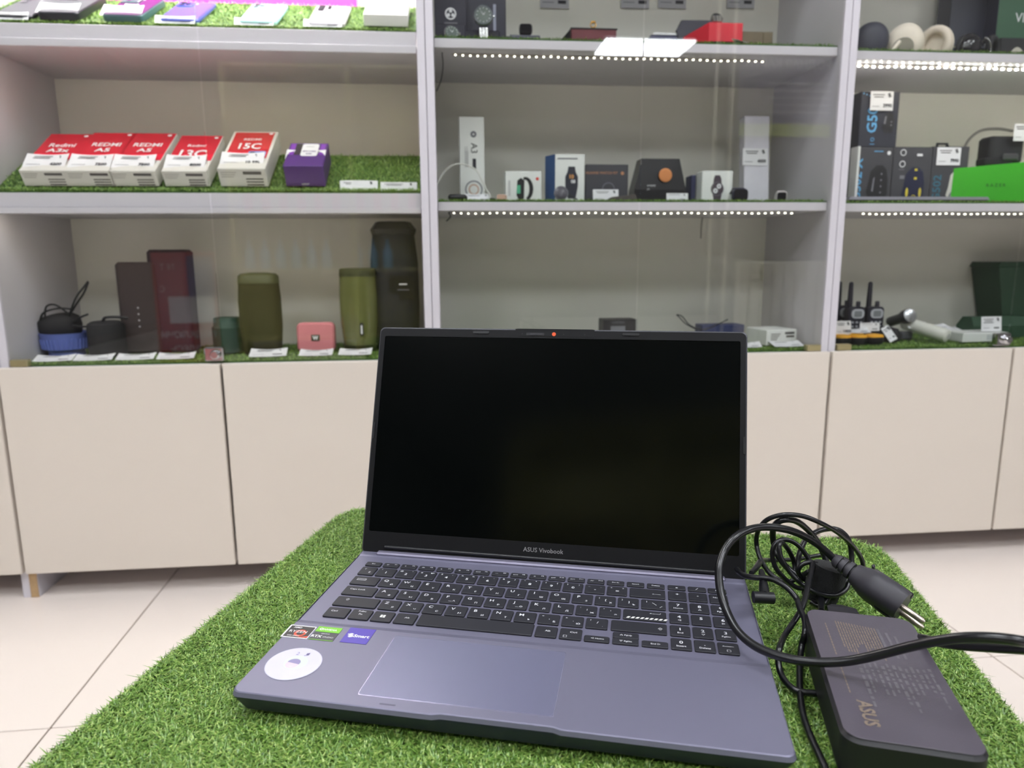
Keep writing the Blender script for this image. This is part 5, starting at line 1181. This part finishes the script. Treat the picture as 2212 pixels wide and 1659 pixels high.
def d4(m_, w_, h_):
    txt(m_, 'G502', .028, -w_ * .22, h_ * .04, M('print_teal', (52, 108, 130), .5), fr(0, -.0006, 0), rot=PI / 2, align='L', bold=.02)
    mouse_shape(m_, w_ * .26, h_ * .30, h_ * .60, MW, fr(0, -.0007, 0)); m_.poly([(w_ * .0, h_ * .04, 0), (w_ * .08, h_ * .10, 0), (w_ * .10, h_ * .22, 0), (w_ * .04, h_ * .16, 0)], INKG, fr(0, -.0009, 0))
t = mousebox('mouse box with white mouse picture and hanging tab, right of the yellow accents', 2016, 2094, zb, zof(2050, 316, Y) - zb, Y + .001, 0, 0, d4)
hh = zof(2050, 316, Y) - zb
m_ = MB(); m_.plate([(-.020, 0), (-.014, 0), (-.012, .006), (.006, .006), (.009, 0), (.016, 0), (.011, .011), (-.018, .011)], -.001, .001, BLK, Matrix.Translation((-.008, .02, hh)) @ FR); m_.build('hang_tab', t)
q = P(2047, 357, Y)
card('price card stuck on the mouse box with white mouse', (q.x, Y - .001, q.z), .060, .041, .03, .0, '7990', .001)
card('small price card at the foot of the yellow accented mouse box', (X(1968, 420, 1.60), 1.612, zb), .058, .012, .2, 0, None, .001, 1)
GRZ = M('box_green', (62, 176, 34), .4, var=.02); 
Y = 1.63
x0, x1 = X(2062, 400, Y), X(2218, 400, Y)
t = thing('green_box', 'bright green angular box with dark lettering on the mouse box shelf', 'box', (x0, Y, zb))
w_ = x1 - x0; hl, hr = .082, .096
MB().add([(0, .01, 0), (w_, -.03, 0), (w_ + .06, .07, 0), (.02, .10, 0), (0.002, .01, hl), (w_, -.03, hr), (w_ + .06, .07, hr), (.02, .10, hl)], [(0, 3, 2, 1), (4, 5, 6, 7), (0, 1, 5, 4), (1, 2, 6, 5), (2, 3, 7, 6), (3, 0, 4, 7)], GRZ).build('box_body', t)
MB().add([(.06, .010, .086), (w_ - .03, -.008, .0965), (w_ + .05, .07, .0965), (.02, .09, .084)], [(0, 1, 2, 3)], PAPER).build('flap', t) if False else None
m_ = MB(); xf = Matrix.Translation((w_ * .52, -.0118, .038)) @ Matrix.Rotation(math.atan2(-.04, w_), 4, 'Z') @ FR
txt(m_, 'R A Z E R', .0105, 0, 0, M('print_green_dark', (34, 110, 24), .5), xf, bold=.02); m_.build('lettering', t)
Y = 1.66
t = thing('headset', 'black folded headset lying on the bright green box', 'headset', (X(2165, 330, Y), Y, zb + .098))
m_ = MB(); m_.rprism(.018, .03, .09, .05, .0, .064, .012, SOFTB, .006, 4); m_.build('cushion', t, smooth=40)
m_ = MB(); m_.box(-.045, .03, -.002, .03, -.006, .012, BLK, .003).box(.0, .04, -.006, .0, .006, .022, M('headset_metal', (74, 72, 78), .4), .003); m_.build('yoke', t)
MB().tube(spline([(-.045, .06, -.01), (-.055, .06, .030), (-.045, .06, .062), (-.015, .06, .085), (.03, .06, .090), (.07, .06, .085)], 6), .0035, M('headband_grey2', (120, 118, 114), .6), 8).build('headband', t, smooth=60)
q = P(2207, 305, 1.655); card('price card leaning on the black headset at the right edge', (q.x, 1.652, q.z), .050, .040, .05, 0, None, .001)
Y = 1.548
x0, x1 = X(1836, 425, Y), X(2140, 425, Y)
t = thing('tablet', 'thin silver tablet lying along the edge of the mouse box shelf', 'tablet', ((x0 + x1) / 2, Y, zb - .001))
TBM = M('tablet_silver', (186, 184, 200), .3, .5)
MB().loft([z3(rr2(-(x1 - x0) / 2 + .003, (x1 - x0) / 2 - .008, .001, .059, .002), .0), z3(rr2(-(x1 - x0) / 2 + .001, (x1 - x0) / 2 - .003, 0, .06, .002), .003)], SOFTB).loft([z3(rr2(-(x1 - x0) / 2 + .0, (x1 - x0) / 2, 0, .06, .002), .003), z3(rr2(-(x1 - x0) / 2, (x1 - x0) / 2 - .006, .0, .06, .002), .0095)], TBM).build('body', t)
# ------- right cabinet, bottom: walkie-talkies, hair tool, flashlight
WK = M('radio_black', (24, 23, 40), .5); YEL = M('radio_yellow', (240, 172, 30), .5); SCG = M('radio_screen', (120, 124, 128), .3); SCR2 = M('radio_ring', (182, 184, 192), .4)
def radio(label, u, Y):
    t = thing('walkie_talkie', label, 'walkie-talkie', (X(u, 730, Y), Y, Z0 + .012), 0, 'walkie-talkies in the right cabinet')
    m_ = MB(); xf = Matrix.Translation((0, 0, .05)) @ Matrix.Rotation(PI / 2, 4, 'X')
    m_.rprism(0, -.014, .043, .072, -.026, 0, .009, WK, .003, 5, xf); m_.build('body', t, smooth=40)
    MB().rprism(0, -.046, .041, .02, -.025, .001, .008, YEL, .002, 5, xf).build('lower_shell', t, smooth=40)
    m_ = MB(); m_.lathe([(.0065, .066), (.0062, .09), (.0052, .128), (.0046, .131), (.002, .133)], WK, 16, cx=-.014, cy=.013); m_.build('antenna', t, smooth=50)
    m_ = MB(); m_.lathe([(.0055, .070), (.0052, .083), (.004, .085)], WK, 14, cx=.008, cy=.013); m_.build('knob', t, smooth=50)
    MB().rprism(0.001, .005, .033, .023, 0, .0016, .010, SCR2, .0006, 6, xf).rprism(0.001, .005, .020, .015, .0014, .0020, .003, SCG, 0, 4, xf).build('display', t)
    m_ = MB()
    for r_i in range(2):
        for k in range(3): m_.rprism(-.011 + k * .011, -.016 - r_i * .010, .0055, .004, 0, .0012, .0015, SCR2, 0, 3, xf)
    m_.build('buttons', t)
    return t
radio('black and yellow walkie-talkie next to the cabinet post', 1848, 1.655)
radio('black and yellow walkie-talkie, second from the cabinet post', 1889, 1.655)
r3 = radio('black walkie-talkie antenna, mostly hidden behind the cabinet post', 1823, 1.70)
Y = 1.60
card('price card standing at the post in front of the walkie-talkies', (X(1825, 712, Y), Y + .005, Z0 + .022), .040, .033, .2, 0, '14000', .001)
card('price card with mark leaning on the second walkie-talkie', (X(1880, 698, 1.62), 1.62, Z0 + .028), .052, .02, .2, .05, None, .002, 1)
t = thing('charging_dock', 'triple black charging dock with yellow tops, lower left of the right cabinet', 'charger', (X(1862, 745, 1.575), 1.575, Z0))
for k, cx in enumerate((-.041, 0, .041)):
    m_ = MB(); m_.loft([ell(.017, .016, 0, 20), ell(.0205, .019, .006, 20), ell(.0205, .019, .017, 20)], BLK, xf=Matrix.Translation((cx, .02, 0))); m_.build('cradle', t, smooth=40)
    m_ = MB(); m_.loft([ell(.0205, .019, .017, 20), ell(.0195, .018, .022, 20), ell(.012, .012, .0235, 20)], YEL, xf=Matrix.Translation((cx, .02, 0))); m_.build('cradle_top', t, smooth=40)
flatcard('price card lying on the yellow charging dock', 1855, 722, 1.60, Z0 + .026, -.15, w_=.06)
t = thing('black_bag', 'low black pouch behind the charging dock', 'pouch', (X(1905, 725, 1.65), 1.65, Z0)); m_ = MB()
m_.loft([ell(.040, .030, 0, 22), ell(.042, .032, .012, 22), ell(.036, .026, .030, 22), ell(.016, .012, .036, 22)], M('bag_black', (30, 27, 32), .7)); m_.build('body', t, smooth=50)
t = card('price card propped upright against the black pouch', (X(1931, 735, 1.60), 1.60, Z0 + .006), .020, .040, .5, .0, None, .001); t.rotation_euler[1] = -.45
Y = 1.66
t = thing('flashlight', 'metal flashlight with round silver head among the price cards', 'flashlight', (X(1955, 715, Y), Y, Z0 + .021), .0)
t.location.z = zof(1960, 684, 1.66)
SLV = M('flashlight_silver', (190, 192, 196), .25, .8)
xf = Matrix.Rotation(.05, 4, 'Z') @ Matrix.Rotation(PI / 2 - .30, 4, 'X')
m_ = MB(); m_.lathe([(.0165, .012), (.0175, .014), (.0175, -.004), (.013, -.018), (.0125, -.06), (.010, -.062)], M('flashlight_grey', (74, 74, 80), .4, .5), 24, xf); m_.build('tube', t, smooth=40)
m_ = MB(); m_.lathe([(.004, .0005), (.0155, .0125), (.0170, .0145), (.0160, .015)], SLV, 24, xf); m_.build('reflector', t, smooth=50)
t = thing('hair_tool', 'white cylindrical wand lying diagonally on the turf', 'wand', (X(2046, 738, 1.58), 1.578, Z0 + .0165), 0)
xf = Matrix.Rotation(.45, 4, 'Z') @ Matrix.Rotation(-PI / 2 + .22, 4, 'X')
IV = M('wand_white', (226, 226, 218), .35)
m_ = MB(); m_.lathe([(.0075, 0), (.0150, .003), (.0162, .010), (.0162, .055), (.0158, .056), (.0158, .110), (.0130, .114)], IV, 28, xf); m_.build('barrel', t, smooth=40)
m_ = MB(); m_.lathe([(.0068, -.0005), (.0068, .001)], M('wand_end', (188, 188, 186), .5), 18, xf); m_.build('end_button', t)
t = thing('grey_clamp', 'dark grey clamp piece at the far end of the white wand', 'tool', (X(1960, 728, 1.66), 1.66, Z0)); MB().rprism(0, .01, .03, .024, 0, .020, .006, M('clamp_grey', (84, 84, 90), .5), .003, 4).build('body', t, smooth=40)
card('price card lying over the flashlight head', (X(1985, 700, 1.64), 1.64, Z0 + .030), .045, .026, 1.0, -.25, None, .002)
card('price card resting on the white wand', (X(2030, 716, 1.62), 1.618, Z0 + .031), .062, .030, 1.35, .10, None, .004)
flatcard('price card lying left of the flat white carton, farther back', 2062, 698, 1.68, Z0 + .012, -.1, w_=.08, h_=.05)
Y = 1.59
t = carton('white_carton', 'flat white carton at the right end of the lower shelf', 'box', X(2128, 742, Y), Y, Z0, px(118, Y), .07, .022, WHB, rz=.05)
m_ = MB(); rect(m_, .002, .045, .004, .017, M('label_grey', (196, 200, 202), .6), fr(0, -.0006, 0)); m_.build('print', t)
card('price card standing on the flat white carton', (X(2142, 710, 1.61), 1.61, Z0 + .0235), .056, .036, .15, .06, None, .001, 3)
GRD = M('crate_green', (30, 66, 44), .6, var=.06); 
Y = 1.76
t = thing('green_bin', 'large dark green tapered bin at the right end, behind the cartons', 'bin', (X(2190, 720, Y), Y - .03, Z0))
m_ = MB(); h_ = .19
m_.loft([[(-.055, 0, 0), (.10, 0, 0), (.10, .09, 0), (-.055, .09, 0)], [(-.093, -.004, h_ - .014), (.12, -.004, h_ - .014), (.12, .094, h_ - .014), (-.093, .094, h_ - .014)], [(-.097, -.006, h_ - .012), (.124, -.006, h_ - .012), (.124, .096, h_ - .012), (-.097, .096, h_ - .012)], [(-.090, -.006, h_), (.124, -.006, h_), (.124, .096, h_), (-.090, .096, h_)]], GRD); m_.build('body', t)
t = thing('green_case', 'dark green rounded case lying in front of the green bin', 'case', (X(2140, 720, 1.68), 1.668, Z0)); 
m_ = MB(); xf = Matrix.Rotation(PI / 2, 4, 'Y') @ Matrix.Rotation(0, 4, 'Z')
m_.loft([[(-.068, 0, 0), (-.068, .05, 0), (-.068, .05, .03), (-.060, .04, .052), (-.052, .02, .052), (-.060, .0, .03)], [(.10, 0, 0), (.10, .05, 0), (.10, .05, .03), (.10, .04, .052), (.10, .02, .052), (.10, .0, .03)]], GRD); m_.build('body', t, smooth=30)
# ---------------------------------------------------------------- far side of the room (mirrored in the cabinet glass)
RAD = M('radiator_cream', (226, 222, 200), .35)
t = thing('radiator', 'cream sectional wall radiator on the wall facing the cabinets', 'radiator', (1.99, -1.64, .11))
for k in range(9):
    x = k * .08
    m_ = MB(); m_.rprism(x + .04, 0, .070, .08, 0, .56, .012, RAD, .006, 3); m_.build('section', t, smooth=30)
MB().tube([(-.0, -.02, .55), (.72, -.02, .55)], .018, RAD, 10).tube([(0, -.02, .03), (.72, -.02, .03)], .018, RAD, 10).build('header_pipe', t, smooth=50)
for x, lb in ((1.80, 'left'), (1.91, 'right')):
    t = tagp(MB().tube([(0, 0, 0), (0, 0, ZC - .01)], .011, RAD, 10).build('heating_pipe', None, (x, -1.66, .0), smooth=60), 'cream vertical heating pipe, %s of the pair by the radiator' % lb, 'pipe')
def board(name, label, x0, x1, y, z0, z1, mat, draw, cat='poster'):
    t = thing(name, label, cat, ((x0 + x1) / 2, y, z0), PI)
    w_, h_ = x1 - x0, z1 - z0
    MB().box(-w_ / 2, w_ / 2, 0, .012, 0, h_, mat, .001).build('board', t)
    m_ = MB(); draw(m_, w_, h_); m_.build('print', t)
PGY = M('poster_grey', (112, 108, 138), .6); LIM = M('poster_lime', (190, 206, 90), .6)
def dr(m_, w_, h_):
    xf = fr(0, -.0008, 0); txt(m_, 'РОДНАЯ КАРТА', .075, 0, h_ * .86, PAPER, xf, bold=.02)
    for k in range(5): rect(m_, -w_ * .46, w_ * (.2 - .06 * (k % 2)), h_ * (.66 - k * .09), h_ * (.68 - k * .09), PAPER, xf)
    rect(m_, -w_ * .48, w_ * .48, -.0, h_ * .16, LIM, xf)
board('wall_poster', 'grey violet poster with white heading and lime stripe on the facing wall', 1.97, 2.63, -1.70, 1.50, 2.0, PGY, dr)
RDP = M('poster_red', (178, 30, 44), .5)
def dm(m_, w_, h_):
    xf = fr(0, -.0008, 0); rect(m_, -w_ * .45, w_ * .28, h_ * .42, h_ * .64, PAPER, xf); rect(m_, -w_ * .48, -w_ * .05, h_ * .64, h_ * .97, M('poster_blue', (96, 100, 150), .6), xf)
    txt(m_, 'М Т', .05, w_ * .26, h_ * .86, PAPER, xf); txt(m_, 'С', .05, w_ * .36, h_ * .68, PAPER, xf)
    txt(m_, 'ПОДКЛЮЧИ', .055, 0, h_ * .30, PAPER, xf, bold=.02); txt(m_, 'ЗДЕСЬ', .055, w_ * .06, h_ * .18, PAPER, xf, bold=.02)
board('floor_sign', 'red advertising board with white heading standing on the floor', -1.80, -1.42, -1.6, .0, .76, RDP, dm, 'sign')

YR = M('rack_yellow', (176, 172, 104), .5)
t = thing('display_rack', 'pale yellow open shelf rack across the room', 'rack', (-1.55, -2.75, 0))
for x in (0, .88, 1.45): MB().box(x, x + .03, 0, .3, 0, 2.1, YR).build('upright', t)
MB().box(0, 1.48, -.01, 0, .1, 2.1, YR).build('back_panel', t)
for z in (.1, .62, 1.05, 1.5, 2.07): MB().box(0, 1.48, 0, .3, z, z + .02, YR).build('shelf', t)
BT = M('bottle_blue', (140, 190, 214), .3); bm = None
for k in range(9):
    x = -1.46 + k * .115 + (.12 if k > 5 else 0)
    if bm is None:
        b_o = MB().lathe([(.036, 0), (.038, .01), (.038, .12), (.022, .16), (.013, .19), (.013, .22)], BT, 16).build('spray_bottle', None, smooth=40); bm = b_o.data
    else: b_o = bpy.data.objects.new('spray_bottle', bm); COL.objects.link(b_o)
    b_o.location = (x, -2.60, .64); tagp(b_o, 'pale blue spray bottle in the row on the yellow rack', 'bottle', 'spray bottles on the yellow rack')
cm = None
for k in range(10):
    x = -1.44 + k * .13 + (.05 if k > 5 else 0)
    if cm is None:
        b_o = MB().box(-.03, .03, 0, .03, 0, .13, M('pack_red', (196, 110, 90), .5), .002).build('small_pack', None); cm = b_o.data
    else: b_o = bpy.data.objects.new('small_pack', cm); COL.objects.link(b_o)
    b_o.location = (x, -2.60, 1.07); tagp(b_o, 'reddish small pack in the row on the yellow rack', 'pack', 'small packs on the yellow rack')
